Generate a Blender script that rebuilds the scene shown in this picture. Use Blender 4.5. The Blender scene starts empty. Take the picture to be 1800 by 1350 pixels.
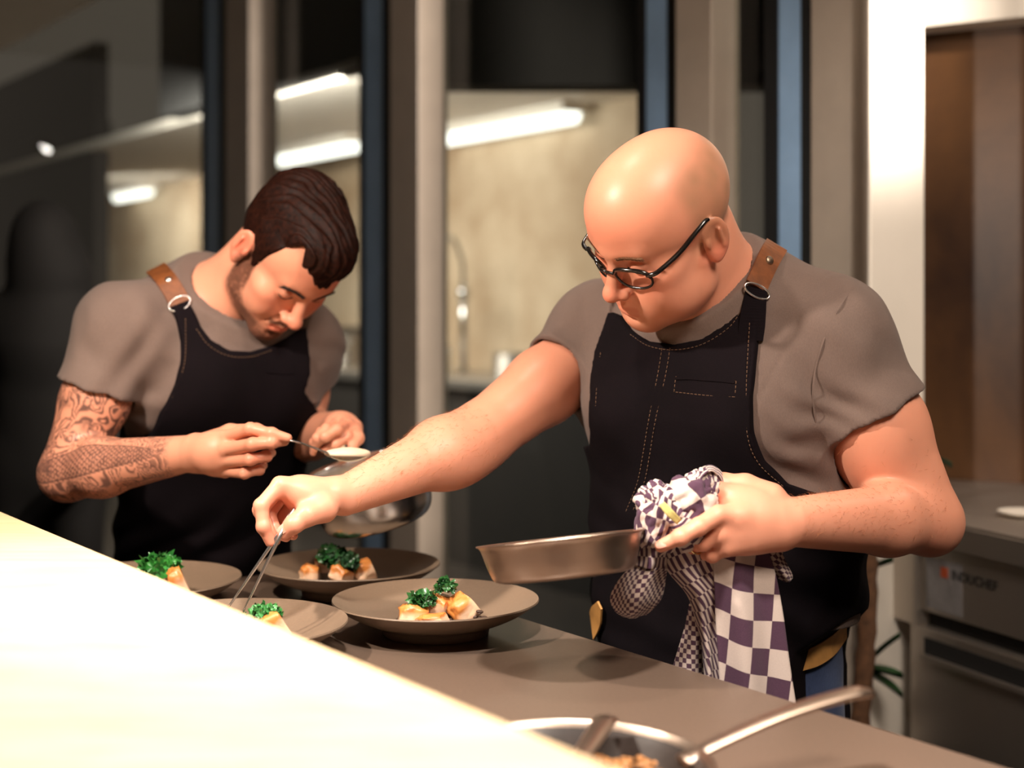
import bpy, bmesh, math, random
import numpy as np
from mathutils import Vector, Matrix
from mathutils.bvhtree import BVHTree

SC = bpy.context.scene
COL = SC.collection
R = math.radians
# ------------------------------------------------------------------ camera, world, lights, exposure
FPX, HOR, CZ = 2500.0, 540.0, 1.36          # focal length in px (1800 wide), horizon row, camera height
cam_d = bpy.data.cameras.new('camera')
cam = bpy.data.objects.new('camera', cam_d); COL.objects.link(cam)
cam.location = (0, 0, CZ); cam.rotation_euler = (R(90), 0, 0)
cam_d.sensor_width = 36.0; cam_d.lens = 36.0 * FPX / 1800.0
cam_d.shift_y = -(675.0 - HOR) / 1800.0
cam_d.clip_start = 0.05
cam_d.dof.use_dof = True; cam_d.dof.focus_distance = 1.93; cam_d.dof.aperture_fstop = 2.4
SC.camera = cam
SC.view_settings.view_transform = 'Standard'; SC.view_settings.look = 'None'
SC.view_settings.exposure = 0.0; SC.view_settings.gamma = 1.0
SC.view_settings.use_curve_mapping = False
SC.cycles.use_denoising = True
SC.cycles.max_bounces = 8; SC.cycles.transparent_max_bounces = 12
SC.cycles.sample_clamp_indirect = 4.0

world = bpy.data.worlds.new('world'); SC.world = world; world.use_nodes = True
world.node_tree.nodes['Background'].inputs[0].default_value = (1.0, 0.82, 0.66, 1)
world.node_tree.nodes['Background'].inputs[1].default_value = 0.10

def V(*a): return np.array(a, dtype=float)
def spot(name, loc, target, power, color=(1, .84, .68), size=60, blend=.5, radius=.03):
    d = bpy.data.lights.new(name, 'SPOT'); d.energy = power; d.color = color
    d.spot_size = R(size); d.spot_blend = blend; d.shadow_soft_size = radius
    o = bpy.data.objects.new(name, d); COL.objects.link(o); o.location = loc
    o.rotation_euler = (Vector(target) - Vector(loc)).to_track_quat('-Z', 'Y').to_euler()
    return o
def area(name, loc, target, power, sx, sy, color=(1, .84, .68)):
    d = bpy.data.lights.new(name, 'AREA'); d.energy = power; d.color = color
    d.shape = 'RECTANGLE'; d.size = sx; d.size_y = sy
    o = bpy.data.objects.new(name, d); COL.objects.link(o); o.location = loc
    o.rotation_euler = (Vector(target) - Vector(loc)).to_track_quat('-Z', 'Y').to_euler()
    return o
# lamps over the pass (outside the frame), the general room light, two added fill spots and the light of the rear kitchen
WARM = (1, .86, .73)
spot('pass_lamp', (-.80, 1.42, 1.92), (.0, 1.98, 1.10), 88, WARM, 100, radius=.03)
spot('overhead_lamp', (-.35, 1.75, 2.70), (0, 1.98, .95), 34, WARM, 80, radius=.04)
spot('bar_lamp', (-.05, 1.05, 2.30), (-.12, 1.25, 1.06), 150, (1, .92, .85), 70, radius=.05)
area('room_light', (.75, .45, 2.60), (.4, 2.2, 1.0), 44, .5, .5, WARM)
spot('pier_fill', (1.75, 2.45, 2.60), (.84, 3.02, .85), 42, WARM, 80, .6, radius=.08)  # added spot that only brightens the white pier and the wall beside it
spot('post_fill', (1.45, 1.75, 2.60), (-.75, 5.2, 1.4), 700, WARM, 42, .6, radius=.08)  # added spot that only brightens the side faces of the window posts
area('rear_kitchen_light', (-1.6, 7.3, 2.38), (-.9, 8.2, 1.0), 150, 2.4, .5, (1, .93, .85))
area('rear_passage_light', tuple(V(-.575, .818, 0) * 11.6 + V(.818, .575, 0) * 3.9 + V(0, 0, 2.38)), tuple(V(-.575, .818, 0) * 12.2 + V(.818, .575, 0) * 4.7 + V(0, 0, 1.3)), 50, 1.5, .5, (1, .93, .85))


# ------------------------------------------------------------------ pixel + depth -> world
def P(px, py, Y):
    return np.array([(px - 900.0) / FPX * Y, Y, CZ - (py - HOR) / FPX * Y])
def nrm(v): v = np.asarray(v, float); return v / np.linalg.norm(v)

# ------------------------------------------------------------------ tagging
def tag(o, label=None, cat=None, group=None, kind=None):
    if label: o['label'] = label
    if cat: o['category'] = cat
    if group: o['group'] = group
    if kind: o['kind'] = kind
    return o
def empty(name, loc, label=None, cat=None, group=None):
    o = bpy.data.objects.new(name, None); COL.objects.link(o); o.location = tuple(loc)
    o.empty_display_size = .05
    return tag(o, label, cat, group)
def link(name, me, mats, parent=None, smooth=True):
    o = bpy.data.objects.new(name, me); COL.objects.link(o)
    for m in (mats if isinstance(mats, (list, tuple)) else [mats]): me.materials.append(m)
    if parent is not None:
        o.parent = parent
        w = Matrix.Identity(4); q = parent
        while q is not None: w = q.matrix_basis @ w; q = q.parent      # parents only translate / rotate here
        o.matrix_basis = w.inverted()
    if smooth and len(me.polygons):
        me.polygons.foreach_set('use_smooth', np.ones(len(me.polygons), bool))
    return o
def mesh_from(name, verts, faces):
    me = bpy.data.meshes.new(name)
    me.from_pydata([tuple(map(float, v)) for v in verts], [], [tuple(map(int, f)) for f in faces]); me.update()
    return me
def bm_obj(name, bm, mats, parent=None, smooth=False):
    me = bpy.data.meshes.new(name); bm.to_mesh(me); bm.free()
    return link(name, me, mats, parent, smooth)

# ------------------------------------------------------------------ mesh builders
def frame_z(z, up=(0, 0, 1)):
    z = nrm(z); u = np.asarray(up, float)
    if abs(np.dot(z, u)) > .98: u = np.array([1., 0, 0])
    x = nrm(np.cross(u, z)); y = np.cross(z, x)
    return x, y, z
def box_bm(c, s, M=None, bev=0.0, seg=2, bm=None):
    """box centre c, full size s, optional 3x3 axes (columns)"""
    own = bm is None
    b = bmesh.new()
    bmesh.ops.create_cube(b, size=1.0)
    for v in b.verts: v.co = Vector((v.co.x * s[0], v.co.y * s[1], v.co.z * s[2]))
    if bev > 0: bmesh.ops.bevel(b, geom=b.edges[:], offset=bev, segments=seg, profile=.6, affect='EDGES')
    A = np.eye(3) if M is None else np.asarray(M, float)
    for v in b.verts:
        q = A @ np.array(v.co) + np.asarray(c, float); v.co = Vector(q)
    if own: return b
    me = bpy.data.meshes.new('t'); b.to_mesh(me); b.free(); bm.from_mesh(me); bpy.data.meshes.remove(me)
    return bm
def catmull(pts, n):
    pts = np.asarray(pts, float); m = len(pts)
    if m == 2: return pts[0] + (pts[1] - pts[0]) * np.linspace(0, 1, n)[:, None]
    ext = np.vstack([2 * pts[0] - pts[1], pts, 2 * pts[-1] - pts[-2]])
    out = []
    for t in np.linspace(0, m - 1, n):
        i = min(int(t), m - 2); f = t - i
        p0, p1, p2, p3 = ext[i:i + 4]
        out.append(.5 * ((2 * p1) + (-p0 + p2) * f + (2 * p0 - 5 * p1 + 4 * p2 - p3) * f * f + (-p0 + 3 * p1 - 3 * p2 + p3) * f ** 3))
    return np.array(out)
def tube_geo(pts, rad, n=12, sx=1.0, sy=1.0, up=(0, 0, 1), closed=False, cap=True):
    pts = np.asarray(pts, float); m = len(pts)
    rad = np.broadcast_to(np.asarray(rad, float), (m,))
    vs, fs = [], []
    px = None
    for i in range(m):
        if closed: t = pts[(i + 1) % m] - pts[i - 1]
        else: t = pts[min(i + 1, m - 1)] - pts[max(i - 1, 0)]
        t = nrm(t)
        if px is None: x, y, _ = frame_z(t, up)
        else:
            x = nrm(px - t * np.dot(px, t)); y = np.cross(t, x)
        px = x
        for k in range(n):
            a = 2 * math.pi * k / n
            vs.append(pts[i] + rad[i] * (math.cos(a) * sx * x + math.sin(a) * sy * y))
    for i in range(m if closed else m - 1):
        j = (i + 1) % m
        for k in range(n):
            l = (k + 1) % n
            fs.append((i * n + k, i * n + l, j * n + l, j * n + k))
    if cap and not closed:
        fs.append(tuple(range(n - 1, -1, -1))); fs.append(tuple(range((m - 1) * n, m * n)))
    return vs, fs
def tube(name, pts, rad, mat, parent=None, **k):
    return link(name, mesh_from(name, *tube_geo(pts, rad, **k)), mat, parent)
def join_geo(parts):
    V_, F_ = [], []
    for v, f in parts:
        o = len(V_); V_ += list(v); F_ += [tuple(i + o for i in q) for q in f]
    return V_, F_
def lathe_geo(prof, n=96, axis=None, c=(0, 0, 0), close=False):
    """prof: (r,z) list. axis 3x3 (columns x,y,z)"""
    A = np.eye(3) if axis is None else np.asarray(axis, float)
    vs, fs = [], []; m = len(prof)
    for r, z in prof:
        for k in range(n):
            a = 2 * math.pi * k / n
            vs.append(A @ np.array([r * math.cos(a), r * math.sin(a), z]) + np.asarray(c, float))
    for i in range(m if close else m - 1):
        j = (i + 1) % m
        for k in range(n):
            l = (k + 1) % n
            fs.append((i * n + k, i * n + l, j * n + l, j * n + k))
    return vs, fs
def tilt_axes(z, spin=0.0):
    x, y, z = frame_z(z)
    c, s = math.cos(spin), math.sin(spin)
    return np.column_stack([c * x + s * y, -s * x + c * y, z])

# ------------------------------------------------------------------ signed distance modelling
class Model:
    """list of primitives joined with smooth unions / subtractions, polygonised by sparse surface nets"""
    def __init__(s): s.ops = []; s.T = [(np.eye(3), np.zeros(3), 1.0)]; s.mul = 1.0
    def push(s, Rm, t, sc=1.0): s.T.append((np.asarray(Rm, float), np.asarray(t, float), sc))
    def pop(s): s.T.pop()
    def add(s, f, c, rad, k=.01, mode='u'):
        Rm, t, sc = s.T[-1]
        if len(s.T) > 1:
            g = lambda p, f=f, Rm=Rm.astype(np.float32), t=t.astype(np.float32), sc=sc: f(((p - t) @ Rm) / sc) * sc
            c = Rm @ np.asarray(c, float) * sc + t; rad = rad * sc; k = k * sc
        else: g = f
        s.ops.append((g, np.asarray(c, float), rad, k, mode))
    # primitives
    def cone(s, a, b, ra, rb, k=.01, mode='u', flat=None, post=None):
        a = np.asarray(a, np.float32); b = np.asarray(b, np.float32)
        ab = b - a; L = float(ab @ ab)
        if flat is None:
            def f(p):
                t = np.clip(((p - a) @ ab) / L, 0, 1)
                return np.linalg.norm(p - a - t[..., None] * ab, axis=-1) - (ra + (rb - ra) * t)
            rr = max(ra, rb)
        else:                                        # flat = (direction, factor): squash along direction
            dv = nrm(flat[0]); dv = nrm(dv - np.dot(dv, nrm(ab)) * nrm(ab)).astype(np.float32); fa = flat[1]
            def f(p):
                q = p - a; t = np.clip((q @ ab) / L, 0, 1)
                w = q - t[..., None] * ab; h = w @ dv
                w = w + (h * (1 / fa - 1))[..., None] * dv
                return (np.linalg.norm(w, axis=-1) - (ra + (rb - ra) * t)) * min(1, fa)
            rr = max(ra, rb) * max(1, fa)
        if post is not None:
            f0 = f; f = lambda p: post(p, f0(p))
        s.add(f, (a + b) / 2, math.sqrt(L) / 2 + rr, k, mode)
    def chain(s, pts, rads, k=.006, **kw):
        for i in range(len(pts) - 1): s.cone(pts[i], pts[i + 1], rads[i], rads[i + 1], k, **kw)
    def ell(s, c, r, k=.01, mode='u', rot=None):
        c = np.asarray(c, np.float32); r = np.asarray(r, np.float32)
        Q = None if rot is None else np.asarray(rot, np.float32)
        def f(p):
            q = p - c
            if Q is not None: q = q @ Q
            k0 = np.linalg.norm(q / r, axis=-1); k1 = np.linalg.norm(q / (r * r), axis=-1)
            return k0 * (k0 - 1) / np.maximum(k1, 1e-9)
        s.add(f, c, float(max(r)), k, mode)
    def rbox(s, c, half, rot, rr, k=.01, mode='u'):
        c = np.asarray(c, np.float32); Q = np.asarray(rot, np.float32); h = np.asarray(half, np.float32) - rr
        def f(p):
            q = np.abs((p - c) @ Q) - h
            return np.linalg.norm(np.maximum(q, 0), axis=-1) + np.minimum(q.max(-1), 0) - rr
        s.add(f, c, float(np.linalg.norm(half)), k, mode)
    def field(s, g, c=(0, 0, 0), rad=1e3, mode='mod'):
        """mode 'mod': g(p,d)->d ; applied everywhere inside the bounding sphere"""
        s.ops.append((g, np.asarray(c, float), rad, 0.0, mode))
    # evaluation
    @staticmethod
    def _comb(d, e, k, mode):
        if mode == 'u':
            h = np.maximum(k - np.abs(d - e), 0) / max(k, 1e-6)
            return np.minimum(d, e) - h * h * k * .25
        if mode == 's':
            h = np.maximum(k - np.abs(d + e), 0) / max(k, 1e-6)
            return np.maximum(d, -e) + h * h * k * .25
        if mode == 'i':
            h = np.maximum(k - np.abs(d - e), 0) / max(k, 1e-6)
            return np.maximum(d, e) + h * h * k * .25
    def eval(s, p):
        p = np.asarray(p, np.float32); d = np.full(p.shape[:-1], 9.0, np.float32)
        for f, c, rad, k, mode in s.ops:
            d = f(p, d) if mode == 'mod' else s._comb(d, f(p).astype(np.float32), k, mode)
        return d
    def eval_blocks(s, p, cen, br):
        d = np.full(p.shape[:-1], 9.0, np.float32)
        for f, c, rad, k, mode in s.ops:
            sel = np.linalg.norm(cen - c, axis=1) < rad * 1.6 + k + br + .012 if mode != 'i' else np.ones(len(cen), bool)
            if not sel.any(): continue
            q = p[sel]
            d[sel] = f(q, d[sel]) if mode == 'mod' else s._comb(d[sel], f(q).astype(np.float32), k, mode)
        return d
    def mesh(s, h, lo, hi, smooth=1, pad=3.0):
        lo = np.asarray(lo, float); hi = np.asarray(hi, float); B = 8
        nb = np.ceil((hi - lo) / (B * h)).astype(int)
        I = np.stack(np.meshgrid(*[np.arange(n) for n in nb], indexing='ij'), -1).reshape(-1, 3)
        cen = lo + (I + .5) * B * h
        br = B * h * .8661
        dc = s.eval(cen)
        act = np.abs(dc) < br * 1.25 + pad * h
        I = I[act]; cen = cen[act]
        g = np.stack(np.meshgrid(*[np.arange(B + 1)] * 3, indexing='ij'), -1).reshape(-1, 3)
        N = (nb * B + 2).astype(np.int64)
        VI, VP, Q = [], [], []
        lin = lambda a: (a[..., 0] * N[1] + a[..., 1]) * N[2] + a[..., 2]
        CH = 1500
        for c0 in range(0, len(I), CH):
            Ib = I[c0:c0 + CH]
            node = Ib[:, None, :] * B + g[None]
            pts = (lo + node * h).astype(np.float32)
            D = s.eval_blocks(pts, cen[c0:c0 + CH], br).reshape(-1, B + 1, B + 1, B + 1)
            S = D < 0
            # cells
            cor = [(a, b, c) for a in (0, 1) for b in (0, 1) for c in (0, 1)]
            cnt = sum(S[:, a:a + B, b:b + B, c:c + B].astype(np.int8) for a, b, c in cor)
            bi, ci, cj, ck = np.nonzero((cnt > 0) & (cnt < 8))
            if len(bi) == 0: continue
            dv = {q: D[bi, ci + q[0], cj + q[1], ck + q[2]] for q in cor}
            acc = np.zeros((len(bi), 3)); w = np.zeros(len(bi))
            for ax in range(3):
                for q in cor:
                    if q[ax]: continue
                    r = list(q); r[ax] = 1; r = tuple(r)
                    a, b = dv[q], dv[r]; m = (a < 0) != (b < 0)
                    t = np.where(m, a / np.where(m, a - b, 1), 0)
                    pt = np.tile(np.array(q, float), (len(bi), 1)); pt[:, ax] = t
                    acc += pt * m[:, None]; w += m
            cell = Ib[bi] * B + np.stack([ci, cj, ck], -1)
            VI.append(lin(cell)); VP.append(lo + (cell + acc / w[:, None]) * h)
            for ax in range(3):
                sl0 = [slice(0, B)] * 3; sl1 = [slice(0, B)] * 3; sl1[ax] = slice(1, B + 1)
                A0 = S[(slice(None), *sl0)]; A1 = S[(slice(None), *sl1)]
                b2, i2, j2, k2 = np.nonzero(A0 != A1)
                if len(b2) == 0: continue
                n0 = Ib[b2] * B + np.stack([i2, j2, k2], -1)
                u, v = (ax + 1) % 3, (ax + 2) % 3
                eu = np.zeros(3, int); eu[u] = 1; ev = np.zeros(3, int); ev[v] = 1
                q4 = np.stack([lin(n0 - eu - ev), lin(n0 - ev), lin(n0), lin(n0 - eu)], -1)
                flip = ~A0[b2, i2, j2, k2]
                q4[flip] = q4[flip][:, ::-1]
                Q.append(q4)
        VI = np.concatenate(VI); VP = np.concatenate(VP); Q = np.concatenate(Q)
        o = np.argsort(VI); VI = VI[o]; VP = VP[o]
        idx = np.minimum(np.searchsorted(VI, Q), len(VI) - 1)
        Q = idx[(VI[idx] == Q).all(1)]
        # a little smoothing (Taubin)
        e = np.concatenate([Q[:, [0, 1]], Q[:, [1, 2]], Q[:, [2, 3]], Q[:, [3, 0]]])
        deg = np.bincount(e.ravel(), minlength=len(VP)).astype(float); deg[deg == 0] = 1
        for it in range(smooth):
            for lam in (.5, -.52):
                acc = np.zeros_like(VP)
                for a in range(3):
                    acc[:, a] = np.bincount(e[:, 0], VP[e[:, 1], a], len(VP)) + np.bincount(e[:, 1], VP[e[:, 0], a], len(VP))
                VP = VP + lam * (acc / deg[:, None] - VP)
        return VP, Q
def sdf_mesh(name, VP, Q):
    me = bpy.data.meshes.new(name)
    me.vertices.add(len(VP)); me.vertices.foreach_set('co', VP.astype(np.float32).ravel())
    me.loops.add(len(Q) * 4); me.loops.foreach_set('vertex_index', Q.astype(np.int32).ravel())
    me.polygons.add(len(Q)); me.polygons.foreach_set('loop_start', np.arange(0, len(Q) * 4, 4, dtype=np.int32))
    me.update(calc_edges=True); me.validate()
    return me
def keep_big(VP, Q, n=1):
    """drop tiny loose islands"""
    lab = np.arange(len(VP))
    e = np.concatenate([Q[:, [0, 1]], Q[:, [1, 2]], Q[:, [2, 3]], Q[:, [3, 0]]])
    while True:
        m = np.minimum(lab[e[:, 0]], lab[e[:, 1]]); new = lab.copy()
        np.minimum.at(new, e[:, 0], m); np.minimum.at(new, e[:, 1], m); new = new[new]
        if (new == lab).all(): break
        lab = new
    ids, cnt = np.unique(lab, return_counts=True)
    keep = np.isin(lab, ids[np.argsort(-cnt)[:n]])
    rm = np.cumsum(keep) - 1
    q = Q[keep[Q].all(1)]
    return VP[keep], rm[q]
def set_color(me, name, rgb):
    at = me.color_attributes.new(name, 'FLOAT_COLOR', 'POINT')
    a = np.ones((len(me.vertices), 4), np.float32); a[:, :rgb.shape[1]] = rgb
    at.data.foreach_set('color', a.ravel())
def sstep(a, b, x):
    t = np.clip((x - a) / (b - a), 0, 1); return t * t * (3 - 2 * t)
def gauss(p, c, r):
    return np.exp(-(((p - np.asarray(c)) / np.asarray(r)) ** 2).sum(-1))
def vnoise(p, seed=0):
    """smooth value noise -1..1 on (N,3)"""
    p = np.asarray(p, np.float64); i = np.floor(p).astype(np.int64); f = p - i; f = f * f * (3 - 2 * f)
    def h(a):
        n = (a[..., 0] * 73856093) ^ (a[..., 1] * 19349663) ^ (a[..., 2] * 83492791) ^ (seed * 2654435)
        n = (n ^ (n >> 13)) * 1274126177 & 0x7fffffff
        return (n ^ (n >> 16)) % 65536 / 32768.0 - 1
    r = 0
    for a in (0, 1):
        for b in (0, 1):
            for c in (0, 1):
                w = (f[..., 0] if a else 1 - f[..., 0]) * (f[..., 1] if b else 1 - f[..., 1]) * (f[..., 2] if c else 1 - f[..., 2])
                r = r + w * h(i + np.array([a, b, c]))
    return r

# ------------------------------------------------------------------ materials
def srgb(r, g, b):
    f = lambda c: (c / 255 / 12.92) if c / 255 <= .04045 else ((c / 255 + .055) / 1.055) ** 2.4
    return (f(r), f(g), f(b), 1.0)
class NT:
    def __init__(s, name):
        s.m = bpy.data.materials.new(name); s.m.use_nodes = True
        s.t = s.m.node_tree; s.n = s.t.nodes; s.b = s.n['Principled BSDF']; s.out = s.n['Material Output']
    def new(s, typ, **k):
        n = s.n.new(typ)
        for a, v in k.items():
            if a.startswith('i_'):
                n.inputs[a[2:].replace('_', ' ')].default_value = v
            else: setattr(n, a, v)
        return n
    def l(s, a, b): s.t.links.new(a, b)
    def coord(s, kind='Object', scale=None):
        c = s.new('ShaderNodeTexCoord').outputs[kind]
        if scale is None: return c
        mp = s.new('ShaderNodeMapping'); mp.inputs['Scale'].default_value = scale
        s.l(c, mp.inputs['Vector']); return mp.outputs['Vector']
    def noise(s, scale, detail=4, rough=.55, vec=None, dist=0.0):
        n = s.new('ShaderNodeTexNoise'); n.inputs['Scale'].default_value = scale
        n.inputs['Detail'].default_value = detail; n.inputs['Roughness'].default_value = rough
        n.inputs['Distortion'].default_value = dist
        s.l(vec if vec is not None else s.coord(), n.inputs['Vector']); return n.outputs['Fac']
    def ramp(s, fac, stops):
        r = s.new('ShaderNodeValToRGB'); cr = r.color_ramp
        while len(cr.elements) < len(stops): cr.elements.new(.5)
        for e, (p, c) in zip(cr.elements, stops): e.position = p; e.color = c
        s.l(fac, r.inputs['Fac']); return r.outputs['Color']
    def mixc(s, fac, a, b, mode='MIX'):
        m = s.new('ShaderNodeMix', data_type='RGBA', blend_type=mode)
        for sock, v in ((m.inputs[0], fac), (m.inputs[6], a), (m.inputs[7], b)):
            if isinstance(v, (int, float, tuple)): sock.default_value = v
            else: s.l(v, sock)
        return m.outputs[2]
    def math(s, op, a, b=0.0):
        m = s.new('ShaderNodeMath', operation=op)
        for sock, v in ((m.inputs[0], a), (m.inputs[1], b)):
            if isinstance(v, (int, float)): sock.default_value = v
            else: s.l(v, sock)
        return m.outputs[0]
    def bump(s, h, strength=.2, dist=.002):
        b = s.new('ShaderNodeBump'); b.inputs['Strength'].default_value = strength; b.inputs['Distance'].default_value = dist
        s.l(h, b.inputs['Height']); s.l(b.outputs['Normal'], s.b.inputs['Normal'])
    def set(s, **k):
        for a, v in k.items():
            i = s.b.inputs[a.replace('_', ' ')]
            if isinstance(v, (int, float, tuple)): i.default_value = v
            else: s.l(v, i)
        return s
def simple(name, col, rough=.5, metal=0.0, nscale=40, var=.12, bump=0.0, coat=0.0, bdist=.001):
    t = NT(name); n = t.noise(nscale)
    d = tuple(c * (1 - var) for c in col[:3]) + (1,); e = tuple(min(1, c * (1 + var)) for c in col[:3]) + (1,)
    t.set(Base_Color=t.ramp(n, [(.3, d), (.7, e)]), Roughness=rough, Metallic=metal, Coat_Weight=coat)
    if bump: t.bump(n, bump, bdist)
    return t.m
def emit(name, col, strength):
    t = NT(name); t.set(Base_Color=(0, 0, 0, 1), Emission_Color=col, Emission_Strength=strength); return t.m
def glass_mat(name, tint=(1, 1, 1, 1), rough=.0, refl=.9):
    t = NT(name); t.n.remove(t.b)
    tr = t.new('ShaderNodeBsdfTransparent'); tr.inputs[0].default_value = tint
    gl = t.new('ShaderNodeBsdfGlossy'); gl.inputs['Roughness'].default_value = rough
    gl.inputs['Color'].default_value = (refl, refl, refl, 1)
    lw = t.new('ShaderNodeLayerWeight')
    fr = t.math('ADD', t.math('MULTIPLY', t.math('POWER', lw.outputs['Facing'], 5.0), .6), .022)
    mx = t.new('ShaderNodeMixShader'); t.l(fr, mx.inputs[0]); t.l(tr.outputs[0], mx.inputs[1]); t.l(gl.outputs[0], mx.inputs[2])
    t.l(mx.outputs[0], t.out.inputs[0]); return t.m
M_STEEL = simple('polished_steel', (.74, .72, .70, 1), .26, 1.0, 30, .06)

# ------------------------------------------------------------------ head (local: x person's left, y forward, z up, origin between the ears)
def head_ops(m, wide=1.0, jaw=1.0, eyes_down=True, nose=1.0):
    m.ell((0, -.006, .038), (.077 * wide, .101, .089), .01)
    m.ell((0, .030, .048), (.066 * wide, .066, .062), .03)                     # frontal bone
    m.ell((0, .028, -.042), (.058 * jaw, .060, .068), .030)                     # face mass
    for s in (-1, 1):
        m.cone((s * .055 * jaw, .004, -.035), (s * .049 * jaw, .014, -.066), .016, .017, .022)
        m.cone((s * .049 * jaw, .014, -.066), (s * .016, .074, -.099), .017, .015, .022)
        m.ell((s * .049, .056, -.016), (.022, .026, .018), .022)                # cheekbone
        m.ell((s * .040, .060, -.045), (.024, .028, .028), .022)                # cheek
    m.ell((0, .080, -.100), (.022, .017, .017), .018)                            # chin
    m.cone((-.036, .076, .026), (-.008, .0865, .022), .012, .011, .016)
    m.cone((.036, .076, .026), (.008, .0865, .022), .012, .011, .016)
    m.ell((0, .074, -.066), (.031, .024, .029), .022)                            # muzzle
    for s in (-1, 1):                                                            # sockets
        m.ell((s * .033, .104, .006), (.017, .021, .0125), .014, 's')
    m.cone((0, .088, .012), (0, .108, -.028), .0075, .0105, .010)                # nose
    m.ell((0, .1125 * nose, -.034), (.0125, .0125, .0115), .007)
    for s in (-1, 1):
        m.ell((s * .0130, .1005, -.0375), (.0085, .0115, .0085), .006)
        m.ell((s * .0066, .1045, -.0475), (.0038, .0065, .0045), .003, 's')
        m.ell((s * .0315, .0775, .004), (.0150, .0135, .0125), .004)             # eyeball under the lids
        m.cone((s * .018, .0900, .0130), (s * .045, .0800, .0120), .0016, .0016, .003, 's')   # lid crease
    # lips
    m.cone((0, .0985, -.0635), (.020, .0890, -.0675), .0052, .0030, .004)
    m.cone((0, .0985, -.0635), (-.020, .0890, -.0675), .0052, .0030, .004)
    m.ell((0, .0945, -.0745), (.0175, .0085, .0062), .005)
    m.cone((-.012, .1005, -.0686), (.012, .1005, -.0686), .0016, .0016, .002, 's')
    for s in (-1, 1): m.cone((s * .010, .1010, -.0686), (s * .0245, .0885, -.0692), .0016, .0012, .002, 's')
    m.ell((0, .0985, -.0860), (.016, .007, .0045), .008, 's')                    # fold above the chin
    m.cone((0, .1035, -.050), (0, .1015, -.058), .0022, .0022, .004, 's')        # philtrum
    for s in (-1, 1): m.cone((s * .0165, .0975, -.042), (s * .0300, .0830, -.066), .0020, .0018, .008, 's')  # nasolabial
    # ears
    for s in (-1, 1):
        Q = np.column_stack([nrm((s * .92, .36, .05)), nrm((s * -.36, .92, .12)), nrm((-.05 * s, -.10, 1))])
        Q[:, 1] = nrm(Q[:, 1] - Q[:, 0] * (Q[:, 0] @ Q[:, 1])); Q[:, 2] = np.cross(Q[:, 0], Q[:, 1])
        if s < 0: Q[:, 2] = -Q[:, 2] if Q[2, 2] < 0 else Q[:, 2]
        c = np.array([s * .0815, -.012, -.002])
        m.ell(c, (.0060, .0185, .0315), .006, rot=Q)
        m.ell(c + np.array([s * -.002, .004, -.026]), (.0055, .0095, .0110), .006)         # lobe
        m.ell(c + Q @ np.array([.0065, .0005, .004]), (.0058, .0125, .0225), .003, 's', rot=Q)
        m.cone(c + Q @ np.array([.003, -.008, -.012]), c + Q @ np.array([.004, -.004, .014]), .0026, .0026, .003)  # antihelix
        m.ell(c + Q @ np.array([.003, .013, -.004]), (.004, .004, .007), .003, rot=Q)       # tragus
def head_colors(q, base, red=1.0, lips=.8):
    """albedo of the skin in head coordinates q (N,3)"""
    c = np.tile(np.asarray(base[:3], float), (len(q), 1))
    ax = np.abs(q[:, 0])
    def blend(w, col): 
        nonlocal c
        c = c * (1 - w[:, None]) + np.asarray(col[:3]) * w[:, None]
    redc = np.asarray(base[:3]) * np.array([1.0, .52, .50])
    a = np.stack([ax, q[:, 1], q[:, 2]], -1)
    blend(.92 * red * np.clip(gauss(a, (.082, -.012, 0), (.016, .03, .04)), 0, 1) * (ax > .07), redc)
    blend(.55 * red * gauss(a, (0, .115, -.036), (.018, .02, .018)), redc)
    blend(.45 * red * gauss(a, (.045, .075, -.02), (.022, .03, .022)), redc)
    blend(.30 * red * gauss(a, (0, .09, .06), (.06, .04, .03)), redc)
    lipc = np.asarray(base[:3]) * np.array([.80, .42, .40])
    zl = q[:, 2] + .0688 + .10 * np.maximum(ax - .01, 0)
    lip = sstep(.0235, .0195, ax) * sstep(.0090, .0062, np.abs(zl + .001)) * (q[:, 1] > .082)
    blend(lips * lip, lipc)
    return c

# ------------------------------------------------------------------ setting. u runs along the counter (away to the left), p across it (away to the right)
DU, DP = V(-.575, .818, 0) / np.hypot(.575, .818), V(.818, .575, 0) / np.hypot(.818, .575)
def G(u, p, z=0.0): return DU * u + DP * p + V(0, 0, z)
AXW = np.column_stack([DU, -DP, V(0, 0, 1)])       # box axes: along, towards the room, up
PW = 2.40                                           # distance of the glass from the camera across the counter
def px_u(px, p):
    """u on the vertical plane at distance p that is seen in column px"""
    k = (px - 900) / FPX
    return p * (DP[0] - k * DP[1]) / (k * DU[1] - DU[0])
def gbox(name, u0, u1, p0, p1, z0, z1, mat, kind=None, bev=.0, parent=None, **t):
    bm = box_bm(G((u0 + u1) / 2, (p0 + p1) / 2, (z0 + z1) / 2), (abs(u1 - u0), abs(p1 - p0), abs(z1 - z0)), AXW, bev)
    o = bm_obj(name, bm, mat, parent); return tag(o, kind=kind, **t)
M_CREAM = simple('cream_paint', srgb(214, 200, 184), .55, 0, 8, .04)
M_WHITE = simple('white_paint', srgb(232, 224, 212), .6, 0, 6, .03)
M_TAUPE = simple('taupe_aluminium', srgb(160, 148, 136), .45, 0, 12, .05)
M_BLUE = simple('blue_grey_profile', srgb(138, 170, 206), .4, 0.0, 10, .08)
M_GASKET = simple('black_gasket', srgb(8, 8, 9), .7)
M_DKWALL = simple('dark_brown_paint', srgb(27, 20, 14), .8, 0, 3, .15)
M_BLACKP = simple('black_paint', srgb(12, 10, 9), .85, 0, 5, .2)
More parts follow.
